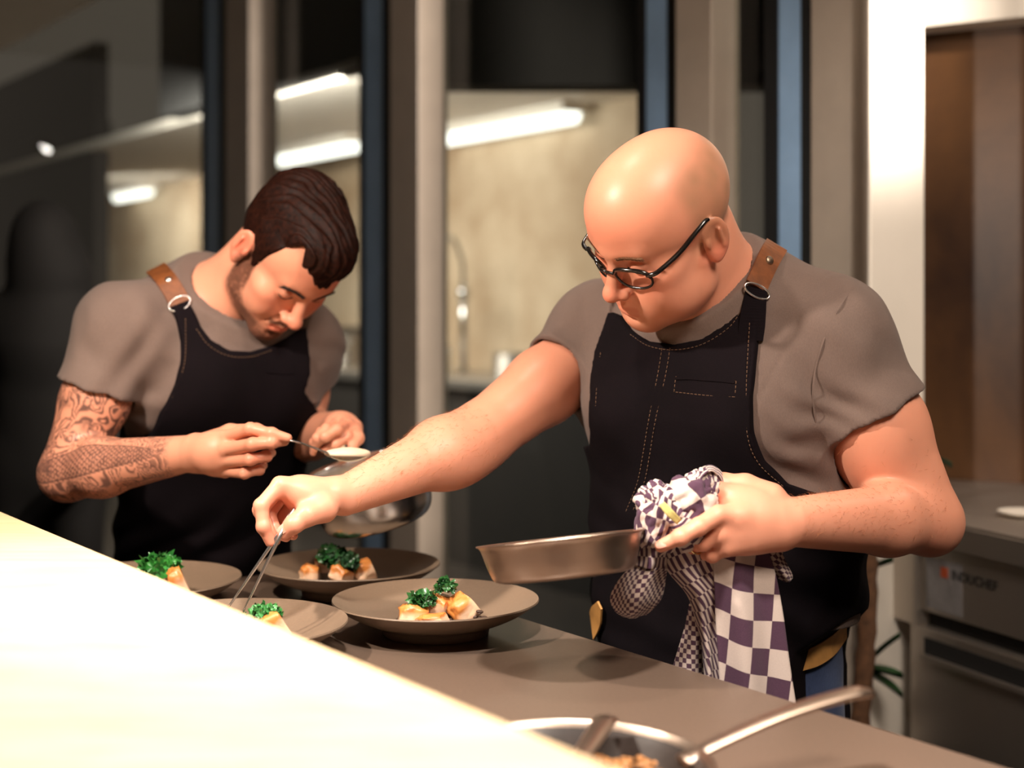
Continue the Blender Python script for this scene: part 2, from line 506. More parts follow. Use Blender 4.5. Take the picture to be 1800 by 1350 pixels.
t = NT('plaster_beige'); n = t.noise(1.1, 6, .62); t.set(Base_Color=t.ramp(n, [(.3, srgb(140, 112, 82)), (.72, srgb(200, 182, 156))]), Roughness=.8); M_BEIGE = t.m
t = NT('oiled_wood_panel'); n = t.noise(2.2, 6, .6, t.coord('Object', (1.4, 1.4, 1.0)), .4); n2 = t.noise(26, 3, .6, t.coord('Object', (.5, .5, 5)))
t.set(Base_Color=t.mixc(t.math('MULTIPLY', n2, .3), t.ramp(n, [(.3, srgb(52, 30, 17)), (.75, srgb(112, 76, 44))]), srgb(46, 26, 14)), Roughness=.42); t.bump(n2, .08); M_PANEL = t.m
t = NT('dark_floor'); n = t.noise(5, 4); t.set(Base_Color=t.ramp(n, [(.3, srgb(40, 34, 30)), (.7, srgb(54, 46, 40))]), Roughness=.5); M_FLOOR = t.m
t = NT('brushed_steel'); n = t.noise(60, 3, .6, t.coord('Object', (1, 1, 14))); t.set(Base_Color=(.52, .47, .42, 1), Metallic=1.0, Roughness=t.math('ADD', t.math('MULTIPLY', n, .15), .40)); M_BSTEEL = t.m
M_PANE = glass_mat('window_glass', (.80, .82, .80, 1), .0, .9)

gbox('floor', -3.5, 15.0, -3.0, 7.0, -.05, 0, M_FLOOR, 'structure')
bm = box_bm(G(2.6, .2, 2.95), (12.4, 4.4, .1), AXW); bm_obj('ceiling', bm, M_WHITE)['kind'] = 'structure'

# window wall: posts with a blue-grey glazing profile between two black gaskets, then panes of glass
posts = [(355, 362, 388, 396, 438, 480), (633, 640, 675, 685, 735, 778), (1122, 1135, 1175, 1187, 1250, 1290), (1345, 1368, 1410, 1425, 1495, 1525)]
edges = []
for i, (b0, c0, c1, L, Mx, Rx) in enumerate(posts):
    lo_, hi_ = .02, .4
    for _ in range(40):
        D = (lo_ + hi_) / 2; u0 = px_u(Mx, PW - D)
        q = G(u0, PW); r = 900 + FPX * q[0] / q[1]
        if r < Rx: lo_ = D
        else: hi_ = D
    u1 = px_u(L, PW - D)
    post = tag(gbox(f'trim_{i + 1}', u0, u1, PW - D, PW + .02, 0, 2.9, M_TAUPE, 'structure', .004), kind='structure')
    pd = PW - .035
    ua, ub, uc, ud = px_u(L, pd) - .03, px_u(c1, pd), px_u(c0, pd), px_u(b0, pd)
    gbox('gasket', ua, ub, pd - .004, PW + .02, 0, 2.9, M_GASKET, parent=post)
    gbox('glazing_profile', ub, uc, pd, PW + .02, 0, 2.9, M_BLUE, parent=post, bev=.003)
    gbox('gasket', uc, ud, pd - .004, PW + .02, 0, 2.9, M_GASKET, parent=post)
    edges.append((u0, ud))
# panes between the posts
ends = [(px_u(-700, PW), edges[0][1])] + [(edges[i][0], edges[i + 1][1]) for i in range(3)]
for i, (a, b) in enumerate(ends):
    w = gbox(f'window_{i + 1}', a, b, PW + .002, PW + .008, .10, 2.9, M_PANE, 'structure')
    gbox('bottom_rail', a, b, PW - .02, PW + .03, 0, .10, M_GASKET, parent=w)
# white pier to the right of the last post, wood panelled wall and soffit
lo_, hi_ = .02, .6
for _ in range(40):
    D = (lo_ + hi_) / 2; u0 = px_u(1531, PW - D); q = G(u0, PW + .04)
    if 900 + FPX * q[0] / q[1] < 1625: lo_ = D
    else: hi_ = D
gbox('trim_5', u0, px_u(1525, PW - D), PW - D, PW + .04, 0, 2.9, M_WHITE, 'structure', .004)
RD = nrm((.859, -.5115, 0)); RN = nrm((-.5115, -.859, 0)); R0 = V(1.010, 3.507, 0)
AXR = np.column_stack([RD, RN, V(0, 0, 1)])
def rbox(name, s0, s1, n0, n1, z0, z1, mat, kind=None, bev=0.0, parent=None):
    bm = box_bm(R0 + RD * (s0 + s1) / 2 + RN * (n0 + n1) / 2 + V(0, 0, (z0 + z1) / 2), (s1 - s0, abs(n1 - n0), z1 - z0), AXR, bev)
    return tag(bm_obj(name, bm, mat, parent), kind=kind)
rbox('wall_right', -.12, 2.6, -.08, 0, 0, 2.032, M_PANEL, 'structure')
rbox('trim_6', -.12, 2.6, -.08, .10, 2.032, 2.9, M_WHITE, 'structure')
gbox('wall_end', -3.3, -3.2, -1.5, 3.6, 0, 2.9, M_CREAM, 'structure')
gbox('wall_front', -3.3, 7.0, -1.95, -1.85, 0, 2.9, M_DKWALL, 'structure')

# ------------------------------------------------------------------ kitchen behind the glass
PB = 4.75
ul = px_u(178, PB)
gbox('wall_back', px_u(1210, PB), ul, PB, PB + .1, 0, 2.45, M_BEIGE, 'structure')
gbox('wall_left', ul, ul + 6, PB - .9, PB + .1, 0, 3.2, M_DKWALL, 'structure')
gbox('wall_partition', px_u(166, 3.3), px_u(166, 3.3) + 5, 3.3, 3.4, 0, 3.2, M_DKWALL, 'structure')
gbox('ceiling_back', -1.4, ul, 3.25, PB + .1, 2.45, 2.5, M_WHITE, 'structure')
gbox('trim_7', -1.4, 8, 3.10, 3.28, 2.47, 3.2, M_BLACKP, 'structure')
bm = box_bm(V(.42, 4.95, 2.62), (1.75, .16, 1.0)); bm_obj('trim_8', bm, M_BLACKP)['kind'] = 'structure'
gbox('wall_far_right', -1.3, -1.2, 2.6, PB + .1, 0, 3.2, M_DKWALL, 'structure')
M_TUBE = emit('lamp_tube', (1.0, .97, .88, 1), 4.0)
M_CHROME = simple('chrome', (.55, .55, .55, 1), .2, 1.0)
for i, (x0, x1, pp, lab) in enumerate(((772, 1012, 4.62, 'long white strip lamp under the ceiling behind the wide pane'), (492, 628, 4.35, 'white strip lamp seen above the dark-haired man'), (205, 262, 4.60, 'short strip lamp glowing behind the leftmost pane'))):
    ua, ub = px_u(x1, pp), px_u(x0, pp)
    e = empty('strip_lamp', G((ua + ub) / 2, pp, 2.45), lab, 'lamp', 'strip lamps of the rear kitchen')
    gbox('housing', ua, ub, pp - .09, pp + .09, 2.40, 2.447, M_WHITE, parent=e)
    v, f = tube_geo([G(ua + .02, pp, 2.385), G(ub - .02, pp, 2.385)], .05, 12, sx=1.0, sy=1.0)
    link('tube', mesh_from('tube', v, f), M_TUBE, e)
# rear worktop with sink tap and a few pots
ua, ub = px_u(1120, 4.2), px_u(420, 4.2)
e = empty('rear_worktop', G((ua + ub) / 2, 4.4, 0), 'long steel worktop along the beige wall behind the glass', 'worktop')
gbox('top', ua, ub, 4.05, 4.73, .93, .98, M_BSTEEL, parent=e, bev=.006)
gbox('cabinet', ua + .02, ub - .02, 4.10, 4.73, 0, .93, M_DKWALL, parent=e)
def at_p(px, p, z): return G(px_u(px, p), p, z)
e = empty('spray_tap', at_p(812, 4.5, .98), 'tall spring spray tap above the sink behind the glass', 'tap')
b0 = at_p(815, 4.5, .98)
tube('riser', [b0, b0 + V(0, 0, .52)], .020, M_CHROME, e)
tube('spring', [b0 + V(0, 0, .5 + .0) , b0 + V(-.02, -.02, .70), b0 + V(-.10, -.05, .78), b0 + V(-.16, -.08, .70)] and catmull([b0 + V(0, 0, .50), b0 + V(-.01, -.01, .66), b0 + V(-.07, -.04, .78), b0 + V(-.15, -.08, .72), b0 + V(-.16, -.09, .56)], 30), .012, M_CHROME, e)
link('spray_head', mesh_from('spray_head', *lathe_geo([(.0001, -.06), (.024, -.055), (.026, .02), (.016, .06), (.0001, .065)], 20, None, b0 + V(-.16, -.09, .50))), M_GASKET, e)
link('collar', mesh_from('collar', *lathe_geo([(.0001, -.03), (.034, -.028), (.036, .02), (.02, .03), (.0001, .032)], 20, None, b0 + V(0, 0, .46))), M_CHROME, e)
def pot(px, p, r, h, mat, name, lab, cat, lid=False):
    c = at_p(px, p, .98); e = empty(name, c, lab, cat)
    link('body', mesh_from('body', *lathe_geo([(.0001, .0), (r * .96, .0), (r, .01), (r, h), (r + .006, h + .003), (r - .004, h), (r - .005, .012), (.0001, .01)], 32, None, c)), mat, e)
    for s in (-1, 1):
        a = c + DU * s * r + V(0, 0, h * .8)
        tube('handle', catmull([a - DP * .03, a - DP * .03 + DU * s * .03, a + DP * .03 + DU * s * .03, a + DP * .03], 12), .005, mat, e)
pot(900, 4.40, .10, .13, M_CHROME, 'stock_pot', 'round steel pot on the rear worktop right of the spray tap', 'pot')
pot(600, 4.40, .13, .20, M_CHROME, 'stock_pot', 'taller steel pot on the rear worktop seen between the first two posts', 'pot')
pot(770, 4.30, .08, .16, M_WHITE, 'food_bin', 'small white tub on the rear worktop beside the cream post', 'tub')
pot(975, 4.35, .09, .08, M_BLACKP, 'pan_black', 'low black pan on the rear worktop above the outstretched arm', 'pan')
bpy.data.objects['pan_black'].name = 'casserole'
e = at_p(610, 4.69, 1.28)
gbox('wall_shelf', px_u(640, 4.62), px_u(520, 4.62), 4.60, 4.75, 1.20, 1.23, M_BSTEEL, label='steel wall shelf behind the glass beside the dark-haired man', cat='shelf')
# dark figure outside, beyond the left pane
def shadow_person():
    e = empty('person', V(-1.50, 4.4, 0), 'figure in a black hooded coat, barely visible in the dark at the left edge', 'person')
    c = P(78, 430, 4.4); m = Model()
    m.ell(c, (.105, .12, .14), .02); m.ell(c + V(.02, .02, -.09), (.12, .12, .10), .05)
    sp = c + V(0, .02, -.30)
    m.cone(c + V(0, .02, -.08), sp, .085, .15, .08)
    for s in (-1, 1):
        sh = sp + V(.185 * s, 0, .04 - .02 * s); el = sh + V(.06 * s, -.03, -.29); wr = el + V(-.06 * s, -.20, -.14)
        m.cone(sp + V(0, 0, .06), sh, .095, .08, .06); m.cone(sh, el, .078, .062, .03); m.cone(el, wr, .060, .045, .03)
        for k in range(4): m.cone(wr + V(.012 * (k - 1.5), -.05, -.01), wr + V(.014 * (k - 1.5), -.12 + .008 * abs(k - 1.2), -.035), .010, .008, .006)
        m.cone(wr, wr + V(0, -.07, -.01), .035, .034, .02); m.cone(wr + V(-.03 * s, -.03, 0), wr + V(-.055 * s, -.09, -.01), .012, .009, .01)
        hp = V(sp[0] + .09 * s, sp[1] + .02, .88); kn = hp + V(.01 * s, -.02, -.42)
        m.cone(hp, kn, .095, .065, .05); m.cone(kn, V(kn[0], kn[1] + .03, .07), .062, .05, .03); m.cone(V(kn[0], kn[1] + .03, .05), V(kn[0], kn[1] - .14, .045), .048, .04, .03)
    m.cone(sp, V(sp[0], sp[1] + .02, .86), .16, .165, .05, flat=(V(0, 1, 0), .75))
    v, q = m.mesh(.012, c - V(.6, .6, 1.75), c + V(.6, .6, .3)); v, q = keep_big(v, q)
    link('coat', sdf_mesh('coat', v, q), M_BLACKP, e)
    f = Model(); f.push(np.column_stack([V(1, 0, 0), V(0, 1, 0), V(0, 0, 1)]), c + V(0, .05, -.03), .92); head_ops(f); f.pop()
    v, q = f.mesh(.005, c - .25, c + .25); me = sdf_mesh('body', v, q)
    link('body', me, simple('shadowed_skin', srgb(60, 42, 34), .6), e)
shadow_person()

# ------------------------------------------------------------------ plant in front of the white pier
def plant():
    M_LEAF = simple('plant_leaf', srgb(26, 62, 26), .35, 0, 30, .3); M_BARK = simple('bark', srgb(92, 62, 40), .9, 0, 60, .35, .6)
    c = P(1506, 1262, 2.80); c = V(c[0], c[1], 0)
    e = empty('potted_plant', c, 'tall green cane plant in a dark planter in front of the white pier', 'plant')
    link('planter', mesh_from('planter', *lathe_geo([(.0001, 0), (.065, 0), (.084, .50), (.087, .51), (.078, .51), (.075, .46), (.0001, .46)], 40, None, c)), M_BLACKP, e)
    link('soil', mesh_from('soil', *lathe_geo([(.0001, .475), (.075, .472)], 30, None, c)), M_BARK, e)
    tops = []
    for dx, dy, h, lean, n in ((0, 0, 1.06, .02, 13), (-.05, .04, .86, -.05, 9)):
        b = c + V(dx, dy, .46); t_ = c + V(dx + lean, dy + .01, h)
        pts = catmull([b, (b + t_) / 2 + V(.012, 0, 0), t_], 24)
        r = .019 * (1 + .10 * np.sin(np.linspace(0, 60, 24)))
        tube('stem', pts, r, M_BARK, e, n=10); tops.append((t_, n))
    rng = random.Random(6)
    def leaf(b, d, L, w, droop):
        vs, fs = [], []; n = 12; d = nrm(d); s = nrm(np.cross(d, (0, 0, 1)))
        for i in range(n):
            t_ = i / (n - 1); ctr = b + d * L * t_ + V(0, 0, -droop * L * t_ * t_)
            ww = w * (math.sin(math.pi * min(1, t_ * .93 + .07)) ** .7)
            for k in (-1, 0, 1): vs.append(ctr + s * ww * k * .5 + V(0, 0, .012 * abs(k)))
        for i in range(n - 1):
            for k in range(2): a = i * 3 + k; fs.append((a, a + 1, a + 4, a + 3))
        return link('leaf', mesh_from('leaf', vs, fs), M_LEAF, e)
    for b, n in tops:
        for i in range(n):
            a = i * 2.4 + rng.uniform(-.2, .2)
            leaf(b + V(0, 0, rng.uniform(-.05, .02)), V(math.cos(a), math.sin(a), rng.uniform(.2, 1.1)), rng.uniform(.12, .19), rng.uniform(.030, .042), rng.uniform(.4, 1.0))
    for (x0, y0, x1, y1) in ((1535, 1160, 1578, 1118), (1530, 1180, 1582, 1188), (1532, 1190, 1582, 1220), (1515, 1010, 1565, 985)):
        b, q = P(x0, y0, 2.83), P(x1, y1, 2.80); leaf(b, q - b, np.linalg.norm(q - b) * 1.1, .036, .1)
    leaf(c + V(.02, .01, 1.05), V(1, -.05, .45), .185, .04, .45)
plant()

# ------------------------------------------------------------------ induction cooker / steel worktop at the right
def cooker():
    c_ = nrm((.37, -.93, 0)); n_ = nrm((-.93, -.37, 0)); K = .913; F0 = V(.939, 3.01, 0) * K; ZK = lambda z: CZ - K * (CZ - z) if z > 0 else 0.0; AX = np.column_stack([c_, n_, V(0, 0, 1)])
    e = empty('cooking_range', F0 + c_ * .4 - n_ * .4, 'brushed steel cooking range with a control panel and drawer, at the right edge', 'cooker')
    def b(name, s0, s1, n0, n1, z0, z1, mat, bev=.003, parent=e):
        s0, s1, n0, n1, z0, z1 = s0 * K, s1 * K, n0 * K, n1 * K, ZK(z0), ZK(z1)
        return bm_obj(name, box_bm(F0 + c_ * (s0 + s1) / 2 + n_ * (n0 + n1) / 2 + V(0, 0, (z0 + z1) / 2), (s1 - s0, abs(n1 - n0), z1 - z0), AX, bev), mat, parent)
    # worktop: plan polygon between front edge and the panelled wall
    A, B = F0 - c_ * .200, F0 + c_ * 1.2
    w0 = R0 + RD * .03; w1 = R0 + RD * 1.55
    poly = [A, B, w1, w0, V(.885, 3.00, 0), V(.868, 2.93, 0)]
    bm = bmesh.new(); lo = [bm.verts.new(tuple(V(q[0], q[1], ZK(.838)))) for q in poly]; hi = [bm.verts.new(tuple(V(q[0], q[1], ZK(.90)))) for q in poly]
    bm.faces.new(hi); bm.faces.new(lo[::-1])
    for i in range(len(poly)): bm.faces.new((lo[i], lo[(i + 1) % len(poly)], hi[(i + 1) % len(poly)], hi[i]))
    bmesh.ops.recalc_face_normals(bm, faces=bm.faces); bmesh.ops.bevel(bm, geom=bm.edges[:], offset=.006, segments=2, affect='EDGES')
    bm_obj('worktop', bm, M_BSTEEL, e)
    b('side_block', -.235, -.165, -.30, -.012, .655, .838, M_BSTEEL)
    b('frame_upright', -.168, -.145, -.30, -.008, .655, .838, M_BSTEEL)
    pan = b('control_panel', -.145, 1.30, -.30, -.022, .690, .838, M_BSTEEL)
    b('shadow_gap', -.150, 1.30, -.30, -.045, .655, .690, M_BLACKP, 0)
    dr = b('drawer', -.168, 1.30, -.30, -.012, .30, .655, M_BSTEEL)
    bm_ = b('handle_recess', -.118, 1.25, -.02, -.0105, .598, .636, M_BLACKP, 0, dr)
    b('handle_lip', -.118, 1.25, -.012, .002, .590, .600, M_BSTEEL, .001, dr)
    b('drawer', -.168, 1.30, -.30, -.012, .08, .295, M_BSTEEL)
    b('plinth', -.15, 1.30, -.30, -.05, 0, .08, M_BLACKP, 0)
    # brand lettering and badge; the grey patch paints a reflection onto the panel
    b('reflection_patch', -.125, -.005, -.03, -.0212, .700, .812, simple('grey_reflection', srgb(128, 124, 124), .45), 0, pan)
    b('badge', -.075, -.052, -.03, -.0205, .775, .797, simple('orange_badge', srgb(196, 84, 44), .5), 0, pan)
    fc = bpy.data.curves.new('lettering', 'FONT'); fc.body = 'INDUCHEF'; fc.size = .027; fc.extrude = .0004
    fo = bpy.data.objects.new('lettering', fc); COL.objects.link(fo); fc.materials.append(M_BLACKP)
    bpy.context.view_layer.update()
    tm = bpy.data.meshes.new_from_object(fo.evaluated_get(bpy.context.evaluated_depsgraph_get())); tm.name = 'lettering'
    bpy.data.objects.remove(fo); fo = bpy.data.objects.new('lettering', tm); COL.objects.link(fo)
    M4 = Matrix(((c_[0], 0, n_[0], 0), (c_[1], 0, n_[1], 0), (0, 1, 0, 0), (0, 0, 0, 1)))
    pos = F0 + c_ * -.040 * K + n_ * -.0188 + V(0, 0, ZK(.776)); M4.translation = Vector(pos)
    fo.parent = pan; fo.matrix_basis = M4
    cc = P(1800, 909, 2.845); cc[2] = ZK(.90)
    link('white_dish', mesh_from('white_dish', *lathe_geo([(.0001, .001), (.03, .001), (.045, .008), (.052, .012), (.048, .013), (.03, .006), (.0001, .005)], 36, None, cc)), M_WHITE)
    tag(bpy.data.objects['white_dish'], 'small white dish on the steel worktop at the right edge', 'dish')
cooker()

# ------------------------------------------------------------------ counter, bar, crockery, food, pans
t = NT('dark_stone'); n = t.noise(220, 4, .7); n2 = t.noise(3, 4)
t.set(Base_Color=t.mixc(n2, t.ramp(n, [(.35, srgb(90, 74, 63)), (.65, srgb(106, 88, 75))]), srgb(98, 81, 69)), Roughness=t.math('ADD', t.math('MULTIPLY', n2, .12), .30), Specular_IOR_Level=.45); M_STONE = t.m
t = NT('pale_wood'); w = t.noise(4.0, 6, .6, t.coord('Object', (1, 9, 9)), 1.2); w2 = t.noise(40, 3, .6, t.coord('Object', (1, 14, 14)))
t.set(Base_Color=t.mixc(t.math('MULTIPLY', w2, .25), t.ramp(w, [(.3, srgb(222, 190, 146)), (.7, srgb(238, 216, 178))]), srgb(190, 146, 96)), Roughness=.38); t.bump(w2, .06); M_WOOD = t.m
M_CAB = simple('cabinet_charcoal', srgb(34, 30, 28), .6)
CZT = .90
e = empty('kitchen_counter', G(1.0, .9, 0), 'long dark stone-topped plating counter under the plates', 'counter')
gbox('worktop', -.45, 2.25, .32, 1.223, CZT - .035, CZT, M_STONE, bev=.003, parent=e)
gbox('cabinet', -.40, 2.20, .36, 1.12, .10, CZT - .035, M_CAB, parent=e)
gbox('plinth', -.38, 2.16, .40, 1.06, 0, .10, M_BLACKP, parent=e)
e = empty('bar_counter', G(1.2, .2, 0), 'bright pale wooden bar top in the foreground, raised above the dark counter', 'bar')
o = gbox('bar_top', -.6, 3.0, -.42, .588, 1.02, 1.06, M_WOOD, bev=.004, parent=e)
gbox('bar_front', -.55, 2.95, .16, .30, 0, 1.02, M_CAB, parent=e)

M_PLATE = simple('taupe_glaze', srgb(126, 106, 88), .36, 0, 300, .06)
M_CHICK = None
t = NT('roast_chicken'); a = t.new('ShaderNodeAttribute', attribute_name='col'); n = t.noise(120, 4)
t.set(Base_Color=t.mixc(t.math('MULTIPLY', n, .35), a.outputs['Color'], srgb(170, 92, 34)), Roughness=.38, Subsurface_Weight=.12, Subsurface_Scale=.006, Coat_Weight=.12); t.bump(n, .3, .002); M_CHICK = t.m
t = NT('crisp_kale'); a = t.new('ShaderNodeAttribute', attribute_name='col'); t.set(Base_Color=a.outputs['Color'], Roughness=.30, Specular_IOR_Level=.6, Coat_Weight=.25); M_KALE = t.m
M_LENTIL = simple('dark_lentil', srgb(62, 42, 30), .6, 0, 400, .5)
M_MUSH = simple('sauteed_mushroom', srgb(120, 78, 46), .4, 0, 80, .3)

PLATE_PROF = [(.0001, .004), (.062, .004), (.066, .0), (.074, .0), (.0755, .003), (.079, .013), (.100, .020), (.125, .032), (.1440, .0455), (.1460, .0470), (.1455, .0485), (.1435, .0482), (.124, .0365), (.100, .0265), (.080, .0195), (.060, .0165), (.030, .0155), (.0001, .0155)]
prof = catmull(np.array(PLATE_PROF), 70)
prof[:, 0] = np.maximum(prof[:, 0], .0001); prof[:, 1] = np.maximum(prof[:, 1], 0)
plate_me = mesh_from('plate', *lathe_geo(prof, 128))
plate_me.materials.append(M_PLATE)
def plate(c, lab):
    o = bpy.data.objects.new('plate', plate_me); COL.objects.link(o); o.location = (c[0], c[1], CZT)
    plate_me.polygons.foreach_set('use_smooth', np.ones(len(plate_me.polygons), bool))
    tag(o, lab, 'plate', 'taupe plates being dressed'); return c
PL_R, PL_B, PL_L, PL_F = V(-.108, 2.01), V(-.262, 2.285), V(-.560, 2.165), V(-.362, 1.865)
plate(PL_R, 'taupe plate nearest the held pan, in focus, with three chicken pieces')
plate(PL_B, 'taupe plate at the back, under the steel saucepan')
plate(PL_L, 'taupe plate at far left, half hidden by the bar')
plate(PL_F, 'taupe plate that the tweezers reach into, partly hidden by the bar')
ZF = CZT + .0165
def ico(sub):
    bm = bmesh.new(); bmesh.ops.create_icosphere(bm, subdivisions=sub, radius=1.0)
    v = np.array([x.co[:] for x in bm.verts]); f = [[a.index for a in q.verts] for q in bm.faces]; bm.free(); return v, f
ICO4 = ico(4); ICO2 = ico(2)
def chicken(px, py, Y, size, spin, seed, lab, grp, roll=0.0, cut=.55):
    """roast chunk: crusted skin on top, pale cut faces"""
    v, f = ICO4; v = v.copy()
    e_ = 3.4; v = np.sign(v) * np.abs(v) ** .62; v /= np.maximum(1e-9, (np.abs(v) ** e_).sum(1, keepdims=True) ** (1 / e_))
    n = vnoise(v * 2.1 + seed, seed) * .16 + vnoise(v * 5 + seed, seed + 1) * .05
    v = v * (1 + n)[:, None]
    d1 = nrm((1, -.25 + .1 * seed % .4, .15)); k = v @ d1; v -= np.maximum(k - cut, 0)[:, None] * d1           # sliced end
    skin = sstep(.10, .55, v[:, 2] - .35 * v[:, 0] + .25 * vnoise(v * 3.2, seed + 3))
    col = np.asarray(srgb(232, 200, 168)[:3]) * (1 - skin[:, None]) + np.asarray(srgb(212, 138, 70)[:3]) * skin[:, None]
    br = sstep(.1, .7, vnoise(v * 4.5, seed + 4)) * skin; col = col * (1 - .6 * br[:, None]) + np.asarray(srgb(150, 78, 24)[:3]) * .6 * br[:, None]
    sx, sy, sz = np.array(size) / 2
    c, s = math.cos(spin), math.sin(spin); cr, sr = math.cos(roll), math.sin(roll)
    w = v * np.array([sx, sy, sz]); w = w @ np.array([[cr, 0, sr], [0, 1, 0], [-sr, 0, cr]]).T; w = w @ np.array([[c, -s, 0], [s, c, 0], [0, 0, 1]]).T
    p = P(px, py, Y); w = w + p
    me = mesh_from('chicken_piece', w, f); set_color(me, 'col', col)
    return tag(link('chicken_piece', me, M_CHICK), lab, 'chicken', grp)
def kale(px, py, Y, r, seed, lab, grp, n=26, sq=(1, 1, .85), col0=srgb(24, 62, 34), col1=srgb(54, 112, 52)):
    rng = np.random.default_rng(seed); vs, fs, cs = [], [], []
    ctr = P(px, py, Y); m = 9
    nr_, na_ = 5, 22
    for i in range(int(n * 1.8)):
        d = rng.normal(size=3); d[2] = abs(d[2]) * .8 - .15; d = nrm(d)
        x, y, z = frame_z(d, rng.normal(size=3)); o = ctr + d * r * rng.uniform(.25, .78) * np.array(sq)
        R_ = r * rng.uniform(.22, .42); ph = rng.uniform(0, 6.28, 4); base = len(vs); tint = rng.uniform(0, 1)
        k1, k2 = rng.integers(4, 7), rng.integers(8, 12)
        for a in range(nr_):
            q = (a + .15) / (nr_ - .85)
            for b in range(na_):
                an = 2 * math.pi * b / na_
                h = .55 * q * q + .42 * q ** 2 * math.sin(k1 * an + ph[0]) + .24 * q ** 3 * math.sin(k2 * an + ph[1])
                k = q * (1 + .16 * q * math.sin(k1 * an + ph[2]) + .08 * q * math.sin(k2 * an + ph[3]))
                vs.append(o + (x * math.cos(an) * k + y * math.sin(an) * k) * R_ + z * h * R_ * .75)
                g = tint * .55 + .45 * q * rng.uniform(.5, 1)
                cs.append(np.array(col0[:3]) * (1 - g) + np.array(col1[:3]) * g)
        for a in range(nr_ - 1):
            for b in range(na_):
                q = base + a * na_ + b; q2 = base + a * na_ + (b + 1) % na_; fs.append((q, q2, q2 + na_, q + na_))
    me = mesh_from('kale_crisp', vs, fs); set_color(me, 'col', np.array(cs))
    return tag(link('kale_crisp', me, M_KALE), lab, 'kale', grp)
def lentils(px, py, Y, rx, ry, n, seed, lab, mat=None, r=.0028, h=.010, name='lentils', cat='lentils', z0=None):
    rng = np.random.default_rng(seed); v, f = ICO2; parts = []
    c = P(px, py, Y); z = ZF if z0 is None else z0
    for i in range(n):
        a, q = rng.uniform(0, 6.28), math.sqrt(rng.uniform(0, 1))
        s = r * rng.uniform(.7, 1.35)
        o = V(c[0] + rx * q * math.cos(a), c[1] + ry * q * math.sin(a), z + r * .6 + h * (1 - q) * rng.uniform(0, 1))
        parts.append((v * np.array([s * 1.25, s * 1.1, s * .75]) + o, f))
    return tag(link(name, mesh_from(name, *join_geo(parts)), mat or M_LENTIL), lab, cat, kind='stuff')
# plate nearest the pan
lentils(772, 1090, 1.995, .062, .045, 260, 1, 'dark lentils under the chicken on the plate in focus')
lentils(843, 1082, 1.985, .015, .014, 70, 21, 'little heap of dark lentils right of the chicken on the plate in focus', None, .0030, .020)
chicken(735, 1082, 1.985, (.056, .036, .034), .35, 1, 'golden chicken piece at the left of the plate in focus', 'chicken on the plate in focus', .15)
chicken(772, 1066, 2.005, (.050, .034, .034), -.25, 2, 'golden chicken piece in the middle of the plate in focus', 'chicken on the plate in focus', .35)
chicken(815, 1069, 2.000, (.044, .036, .042), .5, 3, 'golden chicken piece with a pale cut end, at the right of the plate in focus', 'chicken on the plate in focus', -.55)
chicken(765, 1088, 1.965, (.050, .026, .014), .1, 8, 'pale flat slice of chicken at the front of the plate in focus', 'chicken on the plate in focus')
kale(741, 1055, 1.985, .0225, 1, 'dark green kale crisp on the left chicken piece of the plate in focus', 'kale on the plate in focus')
kale(783, 1034, 2.000, .0185, 2, 'round dark kale crisp on the middle chicken piece, highest on the plate in focus', 'kale on the plate in focus', sq=(.9, .9, 1))
# back plate
lentils(605, 1018, 2.275, .062, .04, 200, 2, 'dark lentils on the back plate')
chicken(549, 1010, 2.270, (.040, .036, .030), .3, 4, 'golden chicken piece at the left of the back plate', 'chicken on the back plate', .2)
chicken(602, 1012, 2.245, (.040, .030, .026), -.4, 5, 'pale cut chicken piece in the middle of the back plate', 'chicken on the back plate', .5)
chicken(643, 1003, 2.270, (.040, .036, .036), .4, 6, 'golden chicken piece at the right of the back plate', 'chicken on the back plate', -.2)
chicken(575, 988, 2.300, (.040, .03, .03), 0, 9, 'chicken piece half covered by kale on the back plate', 'chicken on the back plate')
kale(584, 982, 2.275, .028, 3, 'tall sprig of kale crisp at the left on the back plate', 'kale on the back plate', 30, (1, 1, 1.0))
kale(610, 990, 2.255, .023, 4, 'loose kale crisp at the right on the back plate', 'kale on the back plate', 24, col1=srgb(58, 96, 60))
# left plate
lentils(290, 1035, 2.155, .06, .04, 140, 3, 'dark lentils on the far left plate')
chicken(316, 1026, 2.130, (.034, .034, .050), .2, 7, 'upright pale chicken piece on the far left plate', 'chicken on the far left plate', -.3)
kale(282, 1000, 2.150, .034, 5, 'bright green kale crisp on the far left plate', 'kale on the far left plate', 34, (1.1, 1, .75), srgb(22, 78, 34), srgb(64, 150, 60))
# plate under the tweezers
lentils(430, 1100, 1.85, .06, .045, 180, 4, 'dark lentils on the plate under the tweezers')
chicken(482, 1104, 1.800, (.040, .034, .040), .5, 11, 'golden chicken piece on the plate under the tweezers', 'chicken on the plate under the tweezers', -.4)
kale(466, 1082, 1.815, .0215, 6, 'bright kale crisp right of the tweezers', 'kale on the plate under the tweezers', 28, (1.25, 1, .8), srgb(26, 88, 40), srgb(84, 160, 84))
kale(425, 1082, 1.850, .0075, 7, 'tiny green sprig held at the tips of the tweezers', 'kale on the plate under the tweezers', 8)
chicken(395, 1082, 1.860, (.020, .018, .016), .5, 12, 'small mushroom scrap behind the tips of the tweezers', 'chicken on the plate under the tweezers')

